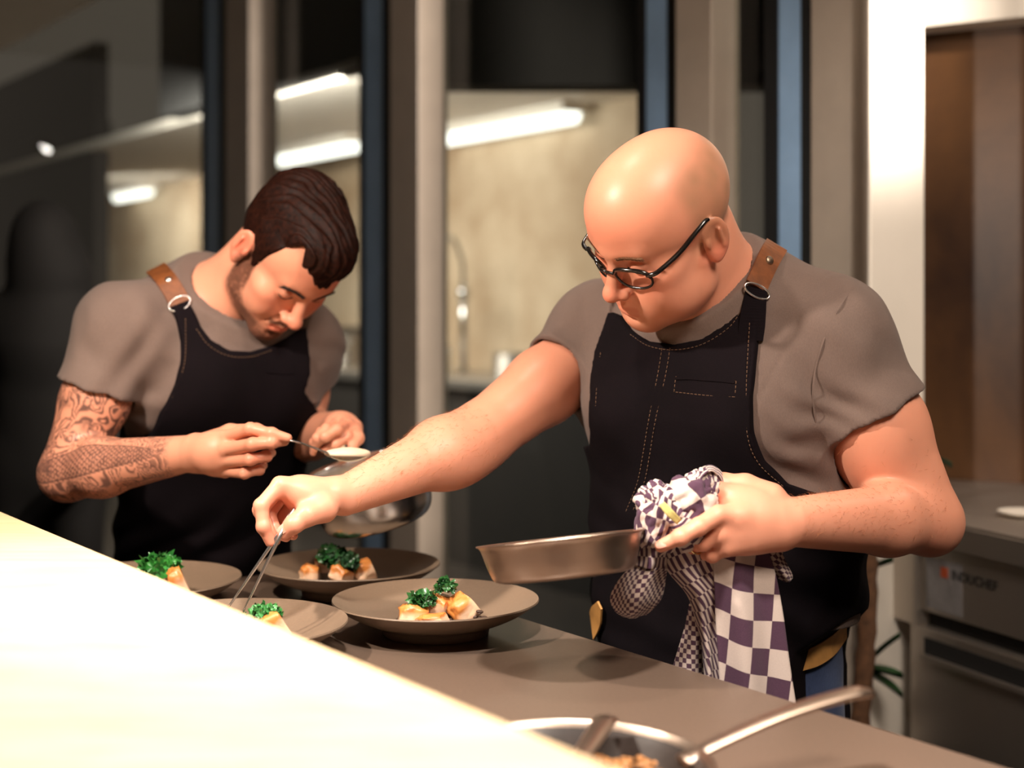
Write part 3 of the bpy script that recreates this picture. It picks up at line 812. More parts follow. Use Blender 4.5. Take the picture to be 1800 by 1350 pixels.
# tweezers
def tweezers():
    e = empty('tweezers', P(425, 1076, 1.86), 'long thin steel tweezers held over the front plate', 'tweezers')
    top = P(520, 893, 1.905)
    for (mid, tip) in ((P(489, 940, 1.880), P(401, 1068, 1.862)), (P(493, 941, 1.872), P(427, 1076, 1.852))):
        pts = catmull([top, (top + mid) / 2 + V(-.002, 0, 0), mid, (mid * .45 + tip * .55), tip], 30)
        tube('tine', pts, np.interp(np.linspace(0, 1, 30), [0, .3, .7, 1], [.0030, .0032, .0024, .0013]), M_STEEL, e, n=8, sx=1.0, sy=.45, up=(0, 1, .3))
    g = P(483, 957, 1.872)
    link('guide_pin', mesh_from('guide_pin', *lathe_geo([(.0001, -.004), (.0016, -.004), (.0016, .004), (.0001, .004)], 10, tilt_axes((0, 1, .2)), g)), M_STEEL, e)
tweezers()

t = NT('pan_satin'); n = t.noise(90, 3, .6, t.coord('Object', (1, 1, 10))); t.set(Base_Color=srgb(184, 164, 148), Metallic=1.0, Roughness=t.math('ADD', t.math('MULTIPLY', n, .12), .27)); M_PAN = t.m
M_NONSTICK = simple('nonstick_dark', srgb(44, 36, 32), .35, 0, 120, .2)
def pan_geo(r, h, rb, A, c, th=.003):
    return lathe_geo(catmull(np.array([(.0001, 0), (rb * .6, 0), (rb, .001), (rb + (r - rb) * .45, h * .28), (r - .003, h * .9), (r + .002, h), (r + .0005, h + .0012), (r - th - .001, h * .9), (rb + (r - rb) * .4 - th, h * .30), (rb - .006, th + .001), (rb * .5, th), (.0001, th)]), 60), 96, A, c)
# pan held by the bald man
A_ = tilt_axes((-.11, .150, 1)); pc = P(985, 947, 1.765)
e = empty('frying_pan', pc, 'satin steel frying pan held in the air by the bald man', 'pan')
h_ = .047; pb = pc - A_[:, 2] * h_
v, f = pan_geo(.1035, h_, .082, A_, pb); v = [np.array(q) for q in v]
link('body', mesh_from('body', v, f), M_PAN, e)
hd = nrm(P(1330, 905, 1.815) - P(1120, 938, 1.775)); hb = P(1090, 940, 1.770)
pts = catmull([pb + A_[:, 2] * h_ * .75 + hd * .098, hb + hd * .05, P(1200, 926, 1.790), P(1300, 905, 1.808), P(1345, 900, 1.818)], 30)
tube('handle', pts, .0085, M_PAN, e, n=12, sx=1.3, sy=.6)
for s in (-1, 1):
    q = pb + A_[:, 2] * h_ * .62 + hd * .0935 + np.cross(hd, A_[:, 2]) * .011 * s
    link('handle_rivet', mesh_from('handle_rivet', *lathe_geo([(.0001, .004), (.003, .0035), (.0045, .001), (.0046, -.002)], 14, tilt_axes(-hd), q)), M_STEEL, e)
# pan standing on the counter in the foreground
pc2 = V(.048, 1.29, CZT)
e = empty('frying_pan', pc2, 'steel frying pan with scraps standing on the counter in the foreground', 'pan')
v, f = pan_geo(.135, .046, .108, None, pc2); link('body', mesh_from('body', v, f), M_PAN, e)
link('lining', mesh_from('lining', *lathe_geo([(.0001, .0132), (.112, .0134), (.1165, .0200), (.1225, .0310), (.1290, .0412)], 64, None, pc2)), M_NONSTICK, e)
hpt = [V(.160, 1.332, .934), V(.195, 1.345, .948), V(.26, 1.368, .968), V(.33, 1.393, .981), V(.352, 1.402, .980)]
tube('handle', catmull(hpt, 40), np.interp(np.linspace(0, 1, 40), [0, .15, .8, 1], [.011, .0085, .0105, .008]), M_PAN, e, n=14, sx=1.25, sy=.55)
for s in (-1, 1):
    q = V(.172, 1.338 + .011 * s, .9365)
    link('handle_rivet', mesh_from('handle_rivet', *lathe_geo([(.0001, .004), (.0035, .0035), (.005, .001), (.005, -.002)], 14, tilt_axes((-.94, -.34, .2)), q)), M_STEEL, e)
M_SCRAP = simple('fried_scraps', srgb(156, 104, 54), .5, 0, 60, .6)
tag(lentils(1085, 1330, 1.352, .065, .050, 120, 12, 'fried golden scraps left in the foreground pan', M_SCRAP, .0042, .014, 'fried_scraps', 'scraps', CZT + .016), None)
tag(lentils(970, 1320, 1.355, .060, .050, 60, 13, 'brown bits left in the foreground pan', M_MUSH, .0045, .008, 'pan_bits', 'scraps', CZT + .016), None)
e = empty('spatula', V(.05, 1.30, CZT), 'steel spatula leaning on the rim inside the foreground pan', 'spatula')
a0, a1 = V(.030, 1.22, .922), P(1066, 1262, 1.400)
tube('handle', catmull([a0, (a0 + a1) / 2 + V(0, 0, .004), a1], 16), np.interp(np.linspace(0, 1, 16), [0, 1], [.006, .0105]), M_PAN, e, n=10, sx=1.2, sy=.35)
bm_obj('blade', box_bm(a0 + V(-.012, -.03, -.002), (.045, .07, .0018), np.column_stack([V(1, 0, 0), nrm(V(0, 1, .06)), nrm(V(0, -.06, 1))]), .0006), M_PAN, e)

# steel saucepan of the left man
A_ = tilt_axes((-.24, -.10, 1)); bc = P(668, 921, 2.32)
e = empty('saucepan', bc, 'polished steel saucepan held by the dark-haired man above the back plate', 'saucepan')
rr, hh = .098, .100
v, f = lathe_geo(catmull(np.array([(.0001, 0), (.055, 0), (.078, .003), (.090, .016), (.0945, .04), (rr - .002, hh * .95), (rr + .004, hh), (rr + .003, hh + .002), (rr - .004, hh * .95), (.092, .04), (.086, .016), (.06, .004), (.0001, .003)]), 60), 96, A_, bc)
link('body', mesh_from('body', v, f), M_STEEL, e)
link('sauce', mesh_from('sauce', *lathe_geo([(.0001, .046), (.05, .0455), (.0915, .045)], 64, A_, bc)), simple('cream_sauce', srgb(226, 206, 172), .35), e)
hs = bc + A_[:, 2] * .092 + nrm(P(600, 780, 2.36) - (bc + A_[:, 2] * .092)) * .0 
top_c = bc + A_[:, 2] * .090; dh = nrm(P(590, 775, 2.41) - top_c); dh = dh - A_[:, 2] * (dh @ A_[:, 2]); dh = nrm(dh)
tube('handle', catmull([top_c + dh * .095, top_c + dh * .112 + A_[:, 2] * .010, P(598, 776, 2.375), P(566, 757, 2.42)], 24), .008, M_STEEL, e, n=10, sx=1.3, sy=.6)
# spoon with cream
e = empty('spoon', P(610, 800, 2.18), 'steel spoon held by the tattooed hand over the saucepan', 'spoon')
s0, s1, s2 = P(455, 768, 2.125), P(510, 774, 2.112), P(578, 797, 2.165)
tube('handle', catmull([s0, s1, (s1 + s2) / 2 + V(0, 0, .001), s2], 24), np.interp(np.linspace(0, 1, 24), [0, .6, 1], [.0042, .0030, .0034]), M_STEEL, e, n=8, sx=1.3, sy=.5)
sc = P(612, 800, 2.180); sd = nrm(P(650, 797, 2.185) - P(576, 796, 2.165)); sx_ = nrm(np.cross(sd, (0, 0, 1))); sz_ = np.cross(sx_, sd)
vs, fs = [], []; nr, na = 7, 28
for i in range(nr + 1):
    q = i / nr
    for k in range(na):
        a = 2 * math.pi * k / na; vs.append(sc + sd * .034 * q * math.cos(a) + sx_ * .021 * q * math.sin(a) * (1 - .15 * math.cos(a)) + sz_ * (-.010 * (1 - q * q)))
for i in range(nr):
    for k in range(na): l = (k + 1) % na; fs.append((i * na + k, i * na + l, (i + 1) * na + l, (i + 1) * na + k))
link('bowl', mesh_from('bowl', vs, fs), M_STEEL, e)
v, f = ICO4; n = 1 + .06 * vnoise(v * 1.8, 4)
w = v * n[:, None]; w[:, 2] = np.where(w[:, 2] < 0, w[:, 2] * .75, w[:, 2])
cream = sc + (w[:, :1] * .036) * sd + (w[:, 1:2] * .0185) * sx_ + (w[:, 2:] * .0105 + .0015) * sz_
t = NT('whipped_cream'); t.set(Base_Color=srgb(232, 212, 186), Roughness=.5, Subsurface_Weight=.2, Subsurface_Scale=.01)
tag(link('cream_quenelle', mesh_from('cream_quenelle', cream, f), t.m), 'smooth oval of pale cream lying on the spoon', 'cream')

# ------------------------------------------------------------------ checked dish towel round the handle
def check_mat(name, su, sv, c1=srgb(70, 44, 64), c2=srgb(206, 188, 176)):
    t = NT(name); uv = t.new('ShaderNodeUVMap'); mp = t.new('ShaderNodeMapping'); mp.inputs['Scale'].default_value = (1 / su, 1 / sv, 1)
    mp.inputs['Location'].default_value = (.013, .017, .5)
    t.l(uv.outputs[0], mp.inputs[0]); ch = t.new('ShaderNodeTexChecker'); ch.inputs['Scale'].default_value = 1.0
    ch.inputs['Color1'].default_value = c1; ch.inputs['Color2'].default_value = c2; t.l(mp.outputs[0], ch.inputs[0])
    n = t.noise(700, 2, .7)
    t.set(Base_Color=t.mixc(t.math('MULTIPLY', n, .30), ch.outputs['Color'], srgb(120, 96, 100)), Roughness=.95, Sheen_Weight=.1, Specular_IOR_Level=.1); t.bump(n, .4, .0006); return t.m
M_BIG = check_mat('towel_big_check', .0315, .0345); M_SMALL = check_mat('towel_small_check', .0062, .0062); M_STR = check_mat('towel_stripes', .0052, .019)
M_YEL = simple('towel_yellow_band', srgb(190, 172, 104), .95, 0, 300, .15)
def sheet(rows, nu, nv, fold=(0, 1, 0), ph=0.0, uv0=(0, 0), uvang=0.0, thick=.0016, seed=0):
    """rows: list of point rows (top to bottom, each left to right) -> smooth cloth sheet with folds; returns verts, faces, uvs"""
    rows = [catmull(np.array(r), nu) for r in rows]
    cols = np.array([catmull(np.array([r[i] for r in rows]), nv) for i in range(nu)])      # nu x nv x 3
    g = cols.transpose(1, 0, 2)
    amp, fr, sw = fold
    for j in range(nv):
        for i in range(nu):
            a = i / (nu - 1); b = j / (nv - 1)
            g[j, i, 1] += amp * math.sin(a * fr * 2 * math.pi + ph + sw * b) * (.35 + .65 * b) + .4 * amp * math.sin(a * fr * 4.3 + 3 * b + ph)
    U = np.zeros((nv, nu, 2)); du = np.linalg.norm(np.diff(g, axis=1), axis=2); dv = np.linalg.norm(np.diff(g, axis=0), axis=2)
    U[:, 1:, 0] = np.cumsum(du, 1); U[:, :, 0] -= U[:, nu // 2:nu // 2 + 1, 0]; U[1:, :, 1] = np.cumsum(dv, 0).mean(1, keepdims=True)
    c, s = math.cos(uvang), math.sin(uvang)
    U = np.stack([U[..., 0] * c - U[..., 1] * s + uv0[0], U[..., 0] * s + U[..., 1] * c + uv0[1]], -1)
    fs = [(j * nu + i, j * nu + i + 1, (j + 1) * nu + i + 1, (j + 1) * nu + i) for j in range(nv - 1) for i in range(nu - 1)]
    return g.reshape(-1, 3), fs, U.reshape(-1, 2)
def roll(pix, rad, n=28, m=60, flat=.7, up=(0, 1, 0), uv0=(0, 0), wob=.12, seed=0):
    pts = catmull(np.array([P(*q) for q in pix]), m)
    r = np.interp(np.linspace(0, 1, m), np.linspace(0, 1, len(rad)), rad)
    vs, fs = tube_geo(pts, r, n, sx=1.0, sy=flat, up=up, cap=False)
    vs = np.array(vs); vs += (vnoise(vs * 55 + seed, seed)[:, None]) * V(1, 1, 1) * wob * .03 + (np.abs(vnoise(vs * V(120, 60, 90) + seed, seed + 9))[:, None] - .3) * V(1, 0, 1) * .006
    L = np.r_[0, np.cumsum(np.linalg.norm(np.diff(pts, axis=0), axis=1))]
    uv = np.array([(L[i] + uv0[0], 2 * math.pi * r[i] * .85 * k / n + uv0[1]) for i in range(m) for k in range(n)])
    for e0 in (0, m - 1):
        c = len(vs); vs = np.vstack([vs, vs[e0 * n:(e0 + 1) * n].mean(0)]); uv = np.vstack([uv, uv[e0 * n:(e0 + 1) * n].mean(0)])
        for k in range(n):
            a, b = e0 * n + k, e0 * n + (k + 1) % n
            fs.append((b, a, c) if e0 == 0 else (a, b, c))
    return vs, fs, uv
pieces = []
def W_(*q): return [P(x, y, d) for x, y, d in q]
# right drape, big checks
pieces.append((sheet([W_((1256, 958, 1.79), (1300, 955, 1.80), (1345, 955, 1.815)), W_((1256, 1010, 1.795), (1305, 1012, 1.80), (1362, 1005, 1.82)), W_((1259, 1090, 1.80), (1318, 1095, 1.80), (1376, 1080, 1.82)),
                      W_((1264, 1170, 1.80), (1328, 1175, 1.80), (1387, 1165, 1.82)), W_((1268, 1240, 1.80), (1335, 1250, 1.80), (1399, 1245, 1.82)), W_((1272, 1330, 1.80), (1345, 1340, 1.80), (1412, 1330, 1.82))], 40, 60, (.006, 1.6, .8), .6, (.004, .010), -.24), 0))
# middle drape: stripes, with small checks at its lower left
pieces.append((sheet([W_((1166, 962, 1.80), (1215, 965, 1.79), (1262, 965, 1.80)), W_((1172, 1000, 1.805), (1218, 1005, 1.795), (1262, 1010, 1.805)), W_((1208, 1045, 1.815), (1238, 1050, 1.80), (1264, 1055, 1.81)),
                      W_((1222, 1085, 1.82), (1243, 1100, 1.81), (1266, 1105, 1.815)), W_((1234, 1140, 1.825), (1252, 1150, 1.815), (1268, 1160, 1.82)), W_((1240, 1230, 1.825), (1258, 1240, 1.815), (1275, 1245, 1.82))], 36, 60, (.007, 1.3, 1.2), 2.0, (0, 0), .45), 2))
pieces.append((sheet([W_((1212, 1062, 1.83), (1228, 1068, 1.822), (1244, 1072, 1.83)), W_((1205, 1100, 1.835), (1224, 1106, 1.825), (1246, 1110, 1.835)), W_((1190, 1150, 1.84), (1216, 1158, 1.83), (1246, 1165, 1.84)), W_((1170, 1215, 1.845), (1208, 1225, 1.835), (1248, 1230, 1.845))], 26, 36, (.003, 1.2, .6), 1.0, (0, 0), .15), 1))
# left lobe, small checks under stripes
pieces.append((sheet([W_((1130, 950, 1.785), (1150, 955, 1.775), (1172, 958, 1.79)), W_((1122, 980, 1.79), (1148, 985, 1.775), (1172, 988, 1.80)), W_((1118, 994, 1.79), (1145, 1000, 1.772), (1172, 1000, 1.80))], 24, 20, (.003, 1.5, 1), .3, (0, 0), .08), 2))
pieces.append((sheet([W_((1119, 990, 1.80), (1145, 997, 1.777), (1172, 998, 1.80)), W_((1092, 1015, 1.81), (1130, 1020, 1.768), (1170, 1018, 1.81)), W_((1074, 1048, 1.82), (1118, 1052, 1.765), (1164, 1048, 1.815)), W_((1080, 1072, 1.82), (1112, 1076, 1.785), (1152, 1066, 1.82)), W_((1095, 1084, 1.83), (1114, 1086, 1.82), (1136, 1080, 1.83))], 34, 34, (.002, 1.4, .5), .2, (0, 0), .2), 1))
# small corner hanging behind the wrist
pieces.append((sheet([W_((1322, 962, 1.83), (1350, 958, 1.825), (1372, 960, 1.835)), W_((1332, 985, 1.83), (1358, 982, 1.825), (1380, 985, 1.835)), W_((1362, 1012, 1.835), (1378, 1010, 1.83), (1392, 1008, 1.84)), W_((1380, 1024, 1.84), (1386, 1022, 1.838), (1394, 1018, 1.84))], 20, 24, (.003, 1.2, .5), 0, (0, 0), .5), 1))
# bunched part around the handle: a crumpled ball of cloth with pillowy folds and sharp valleys
def crumple(c, rad, rot, seed, uvs):
    v, fc = ICO5
    q = v + .25 * np.stack([vnoise(v * 1.6 + seed, seed + k) for k in range(3)], -1)
    n1 = np.abs(vnoise(q * V(2.4, 2.4, 1.5) + seed * 1.3, seed + 4)) ** .65; n2 = np.abs(vnoise(q * V(4.6, 4.6, 3.0) + seed, seed + 5)) ** .7
    r = .78 + .34 * n1 + .13 * n2
    w = (v * r[:, None] * np.asarray(rad)) @ np.asarray(rot).T + np.asarray(c)
    k = np.stack([vnoise(v * 1.3 + seed, seed + 8), vnoise(v * 1.3 + seed, seed + 9)], -1) * .03
    ax = rot[:, 0]; s = (w - c) @ ax; t_ = (w - c) @ rot[:, 2]
    uv = np.stack([s + .35 * k[:, 0] + .006 * n1, t_ + .35 * k[:, 1]], -1) + np.asarray(uvs)
    return w, fc, uv
ICO5 = ico(5)
def yrot(a): c, s = math.cos(a), math.sin(a); return np.array([[c, 0, s], [0, 1, 0], [-s, 0, c]])
pieces.append((crumple(P(1160, 915, 1.785), (.030, .030, .040), yrot(.35), 3, (0, 0)), 2))
pieces.append((crumple(P(1205, 888, 1.790), (.043, .034, .033), yrot(-.5), 6, (.01, .004)), 0))
pieces.append((crumple(P(1200, 922, 1.783), (.032, .030, .030), yrot(.9), 9, (.003, .01)), 2))
pieces.append((crumple(P(1150, 880, 1.795), (.024, .024, .022), yrot(-.3), 12, (.0, .0)), 2))
pieces.append((crumple(P(1232, 862, 1.800), (.024, .022, .026), yrot(.2), 15, (.0, .0)), 2))
# loop of cloth standing up above the thumb
pieces.append((sheet([W_((1222, 862, 1.80), (1216, 846, 1.80), (1228, 826, 1.81), (1250, 818, 1.82), (1270, 832, 1.83), (1278, 850, 1.835)), W_((1232, 870, 1.775), (1228, 852, 1.772), (1238, 834, 1.78), (1252, 828, 1.79), (1264, 840, 1.80), (1270, 856, 1.81))], 34, 10, (.0, 1, 0), 0, (0, 0), 1.57), 2))
# yellow selvedge glimpsed among the folds
pieces.append((sheet([W_((1158, 888, 1.744), (1168, 882, 1.744)), W_((1172, 906, 1.740), (1184, 898, 1.740)), W_((1190, 922, 1.744), (1198, 913, 1.745))], 6, 12, (0, 1, 0)), 3))
def towel():
    vs, fs, uv, mi = [], [], [], []; o = 0
    for (v, f, u), k in pieces:
        vs.append(np.asarray(v)); uv.append(np.asarray(u)); fs += [tuple(i + o for i in q) for q in f]; mi += [k] * len(f); o += len(v)
    vs = np.vstack(vs); uv = np.vstack(uv)
    me = mesh_from('dish_towel', vs, fs); l = me.uv_layers.new(name='UVMap')
    li = np.zeros(len(me.loops), np.int32); me.loops.foreach_get('vertex_index', li)
    l.data.foreach_set('uv', uv[li].astype(np.float32).ravel())
    o = link('dish_towel', me, [M_BIG, M_SMALL, M_STR, M_YEL]); me.polygons.foreach_set('material_index', np.array(mi, np.int32))
    s = o.modifiers.new('thickness', 'SOLIDIFY'); s.thickness = .0016; s.offset = 0
    tag(o, 'purple and white checked dish towel wrapped round the handle of the held pan', 'towel')
towel()

# ------------------------------------------------------------------ people
SKIN_A = srgb(221, 151, 122); SKIN_B = srgb(217, 149, 120)
def skin_mat(name):
    t = NT(name); a = t.new('ShaderNodeAttribute', attribute_name='col')
    n = t.noise(420, 3); n2 = t.noise(60, 3)
    c = t.mixc(t.math('MULTIPLY', n2, .22), a.outputs['Color'], (.62, .25, .17, 1))
    t.set(Base_Color=c, Roughness=.40, Subsurface_Weight=.12, Subsurface_Scale=.008, Specular_IOR_Level=.34)
    t.b.inputs['Subsurface Radius'].default_value = (1.0, .35, .2)
    t.bump(n, .12, .0008); return t.m
def cloth_mat(name, c1, c2, weave=700, bump=.55, sheen=.10):
    t = NT(name); n = t.noise(14, 4); f = t.noise(weave, 2, .7, t.coord('Object', (1, 1, .35)))
    base = t.mixc(n, c1, c2)
    c = t.mixc(t.math('MULTIPLY', f, .55), base, tuple(x * .42 for x in c1[:3]) + (1,))
    t.set(Base_Color=c, Roughness=.92, Sheen_Weight=sheen, Specular_IOR_Level=.12); t.bump(f, bump, .0006); return t.m
M_SKIN = skin_mat('skin')
M_SHIRT = cloth_mat('grey_jersey', srgb(125, 107, 99), srgb(109, 92, 85))
M_DENIM = cloth_mat('dark_denim', srgb(10, 6, 9), srgb(25, 17, 22), 700, .5, .0)
M_JEANS = cloth_mat('blue_denim', srgb(44, 52, 80), srgb(84, 102, 142), 500, .4)
M_STITCH = simple('tan_thread', srgb(104, 76, 56), .8)
M_LEATHER = simple('tan_leather', srgb(112, 62, 28), .5, 0, 60, .3, .3)
M_LEATHER_PALE = simple('pale_leather', srgb(196, 142, 78), .6, 0, 40, .18, .2)
M_RIVET = simple('bronze_rivet', srgb(150, 130, 112), .4, 1.0)
M_DARK = simple('dark_lash', srgb(40, 24, 18), .8)
M_BLACK = simple('black_acetate', srgb(16, 12, 11), .18, 0, 90, .5, 0, .4)
M_GOLD = simple('gold', (.85, .6, .28, 1), .25, 1.0)
M_LENS = glass_mat('lens_glass', (.93, .93, .92, 1))

def cut_plane(m, c, n, k=.004):
    """keep the side the normal points away from"""
    c = np.asarray(c, np.float32); n = nrm(n).astype(np.float32)
    m.field(lambda p, d: Model._comb(d, ((p - c) @ n), k, 'i'), c, .2)
def poly_sdf(q, poly):
    """signed distance of (N,2) to a closed polygon"""
    q = q.reshape(-1, 2); d = np.full(len(q), 1e9); ins = np.zeros(len(q), bool)
    for i in range(len(poly)):
        a = poly[i]; b = poly[(i + 1) % len(poly)]; e = b - a
        w = q - a; t = np.clip((w @ e) / max(e @ e, 1e-12), 0, 1)
        d = np.minimum(d, ((w - t[:, None] * e) ** 2).sum(1))
        c1 = (a[1] > q[:, 1]) != (b[1] > q[:, 1])
        ins ^= c1 & (q[:, 0] < (b[0] - a[0]) * (q[:, 1] - a[1]) / (b[1] - a[1] + 1e-12) + a[0])
    return np.where(ins, -1, 1) * np.sqrt(d)
def bvh_of(VP, Q): return BVHTree.FromPolygons([Vector(v) for v in VP], [tuple(int(i) for i in q) for q in Q])
CAMP = V(0, 0, CZ)
def shoot(bvh, px, py, off=.0):
    """first surface point seen along a line of sight"""
    d = nrm(P(px, py, 1.0) - CAMP)
    h = bvh.ray_cast(Vector(CAMP), Vector(d))
    if h[0] is None: return None, None
    n = np.array(h[1]); p = np.array(h[0])
    if n @ d > 0: n = -n
    return p + n * off, n
def strip_on(bvh, pix, width, thick, off, name, mat, parent, n=None, up=None):
    """flat band following a surface along a pixel polyline"""
    pts, nn = [], []
    for x, y in pix:
        p, q = shoot(bvh, x, y, off)
        if p is not None: pts.append(p); nn.append(q)
    m = n or len(pts) * 4
    c = catmull(pts, m); qn = catmull(nn, m)
    vs, fs = [], []
    w = np.broadcast_to(np.asarray(width, float), (m,)) if np.ndim(width) == 0 else np.interp(np.linspace(0, 1, m), np.linspace(0, 1, len(width)), width)
    for i in range(m):
        t = nrm(c[min(i + 1, m - 1)] - c[max(i - 1, 0)]); q = nrm(qn[i]); s = nrm(np.cross(q, t)); q = np.cross(t, s)
        for a, b in ((-1, 0), (1, 0), (1, 1), (-1, 1)):
            vs.append(c[i] + s * a * w[i] / 2 + q * b * thick)
    for i in range(m - 1):
        for k in range(4):
            l = (k + 1) % 4; fs.append((i * 4 + k, i * 4 + l, i * 4 + 4 + l, i * 4 + 4 + k))
    fs += [(3, 2, 1, 0), tuple((m - 1) * 4 + k for k in range(4))]
    return link(name, mesh_from(name, vs, fs), mat, parent, smooth=False), c, qn
def stitches(bvh, lines, name, mat, parent, r=.0006, off=.0004, dash=.0042, gap=.0022):
    parts = []
    for pix in lines:
        pts = [shoot(bvh, x, y, off)[0] for x, y in pix]; pts = [p for p in pts if p is not None]
        if len(pts) < 2: continue
        c = catmull(pts, max(40, len(pts) * 14)); L = np.r_[0, np.cumsum(np.linalg.norm(np.diff(c, axis=0), axis=1))]
        s = 0
        while s + dash < L[-1]:
            a = np.array([np.interp(s, L, c[:, k]) for k in range(3)]); b = np.array([np.interp(s + dash, L, c[:, k]) for k in range(3)])
            parts.append(tube_geo([a, b], r, 4)); s += dash + gap
    o = link(name, mesh_from(name, *join_geo(parts)), mat, parent); return tag(o, kind='stuff')

class Hand:
    """five finger chains + palm, all given as world points"""
    def __init__(s, m, wrist, wr, palm, fingers, thumb, fr=.0085, k=.006):
        w = np.asarray(wrist)
        mc = [np.asarray(f[0]) for f in fingers]
        for i, f in enumerate(fingers):                       # metacarpals make the palm
            base = w + (np.mean(mc, 0) - w) * .18 + (mc[i] - np.mean(mc, 0)) * .45
            m.cone(base, f[0], wr * .62, fr * 1.28, .014)
        for i in range(len(mc) - 1):
            m.cone(mc[i] * .7 + w * .3, mc[i + 1] * .7 + w * .3, fr * 1.25, fr * 1.25, .012)
        if palm is not None: m.ell(palm[0], palm[1], .012)
        sizes = (1.0, 1.04, .97, .86)
        for f, sc in zip(fingers, sizes):
            r = fr * sc; n = len(f)
            rr = np.interp(np.linspace(0, 1, n), [0, .33, .66, 1], [r * 1.18, r * 1.08, r * .95, r * .78])
            m.chain(f, rr, .0035)
            for q in f[1:-1]: m.ell(q, (r * 1.05,) * 3, .004)
        r = fr * 1.22; n = len(thumb)
        rr = np.interp(np.linspace(0, 1, n), [0, .35, .7, 1], [r * 1.9, r * 1.35, r * 1.08, r * .82])
        m.chain(thumb, rr, .006)
def nail(c, n, d, name, parent, w=.0105, l=.012):
    """fingernail plate at c, outward normal n, pointing d"""
    n = nrm(n); d = nrm(np.asarray(d) - n * np.dot(d, n)); s = np.cross(n, d)
    vs, fs = [], []
    for i in range(7):
        for j in range(6):
            u = (j / 5 - .5); v = i / 6 - .5
            ww = w * (1 - .35 * max(0, v) ** 2 * 4)
            vs.append(c + s * u * ww + d * v * l - n * (u * u * .0042))
    for i in range(6):
        for j in range(5): a = i * 6 + j; fs.append((a, a + 1, a + 7, a + 6))
    return link(name, mesh_from(name, vs, fs), M_NAIL, parent)
M_NAIL = simple('fingernail', srgb(196, 128, 106), .5, 0, 50, .05)

# ================================================================== person A : bald man with glasses
HA_R = np.array([[-.6144, -.7249, -.3115], [.7236, -.3605, -.5886], [.3143, -.5871, .746]]); HA_T = V(.2107, 1.9599, 1.474); HA_S = 1.05
faceA = nrm((-.57, -.82, 0)); leftA = nrm((.82, -.57, 0))          # torso facing, his left
A_neck = P(1290, 545, 2.11)
A_sh_l, A_sh_r = P(1458, 602, 2.03), P(1062, 596, 2.27)
A_el_l, A_wr_l = P(1628, 912, 1.98), P(1382, 918, 1.81)
A_el_r, A_wr_r = P(842, 768, 2.12), P(606, 872, 1.95)
def headA(l): return HA_R @ np.asarray(l, float) * HA_S + HA_T
spineA = [P(1275, 600, 2.11), P(1270, 715, 2.12), P(1272, 900, 2.13), P(1274, 1060, 2.15), P(1280, 1250, 2.18), P(1280, 1420, 2.2)]
def torsoA(m, g):
    rad = [.150, .190, .192, .190, .185, .175]
    for i in range(5):
        m.cone(spineA[i], spineA[i + 1], rad[i] + g, rad[i + 1] + g, .03, flat=(faceA, .70))
    for s in (A_sh_l, A_sh_r):
        c = spineA[0] * .55 + s * .45
        m.cone(A_neck + V(0, .01, -.005), s + V(0, 0, .012), .068 + g, .070 + g, .05)
        m.cone(spineA[1] + (s - spineA[0]) * .55, s, .095 + g, .072 + g, .05)
    m.ell(spineA[1] + faceA * .055 + leftA * .085, (.09 + g, .08 + g, .075 + g), .05)
    m.ell(spineA[1] + faceA * .055 - leftA * .085, (.09 + g, .08 + g, .075 + g), .05)
def sleeve(m, sh, el, hem, hn, r0, r1, arm, ka=.03):
    """short sleeve: tapered tube ending in a clean hem around the arm"""
    hem = np.asarray(hem, np.float32); hn = nrm(hn).astype(np.float32)
    def post(p, d):
        w = (p - hem) @ hn
        d = d - .0016 * np.exp(-((w + .017) / .0022) ** 2) * -1
        d = np.minimum(d, arm.eval(p) - .0125)
        return Model._comb(d, w, .003, 'i')
    m.cone(sh, el, r0, r1, ka, post=post)
def cuff(m, hem, hn, arm, rad=.11):
    """hollow the sleeve around the arm at its hem (after the folds)"""
    hem = np.asarray(hem, np.float32); hn = nrm(hn).astype(np.float32)
    def f(p, d):
        near = np.linalg.norm(p - hem, axis=-1) < rad
        if not near.any(): return d
        q = p[near]; o = d.copy()
        o[near] = np.maximum(d[near], -np.maximum(np.maximum(arm.eval(q) - .0035, -((q - hem) @ hn + .03)), np.linalg.norm(q - hem, axis=-1) - rad + .004))
        return o
    m.field(f, hem, rad)
def armsA(m):
    m.cone(A_sh_l, A_sh_l * .5 + A_el_l * .5, .068, .0695, .02)
    m.cone(A_sh_l * .5 + A_el_l * .5, A_el_l, .0695, .048, .02)
    m.ell(A_sh_l * .45 + A_el_l * .55 + V(-.012, -.016, 0), (.054, .054, .080), .03)
    f = A_wr_l - A_el_l
    m.cone(A_el_l, A_el_l + f * .30, .046, .0475, .016)
    m.cone(A_el_l + f * .30, A_el_l + f * .98, .0475, .031, .016)
    m.ell(A_el_l + V(.012, .01, -.012), (.036, .036, .036), .02)
    m.cone(A_sh_r, A_sh_r * .5 + A_el_r * .5, .058, .0570, .02)
    m.cone(A_sh_r * .5 + A_el_r * .5, A_el_r, .0570, .0475, .02)
    f = A_wr_r - A_el_r
    m.cone(A_el_r, A_el_r + f * .30, .0475, .0475, .02)
    m.cone(A_el_r + f * .30, A_wr_r, .0475, .0270, .02)
    m.ell(A_el_r + f * .2 + V(0, 0, -.008), (.055, .045, .045), .03)

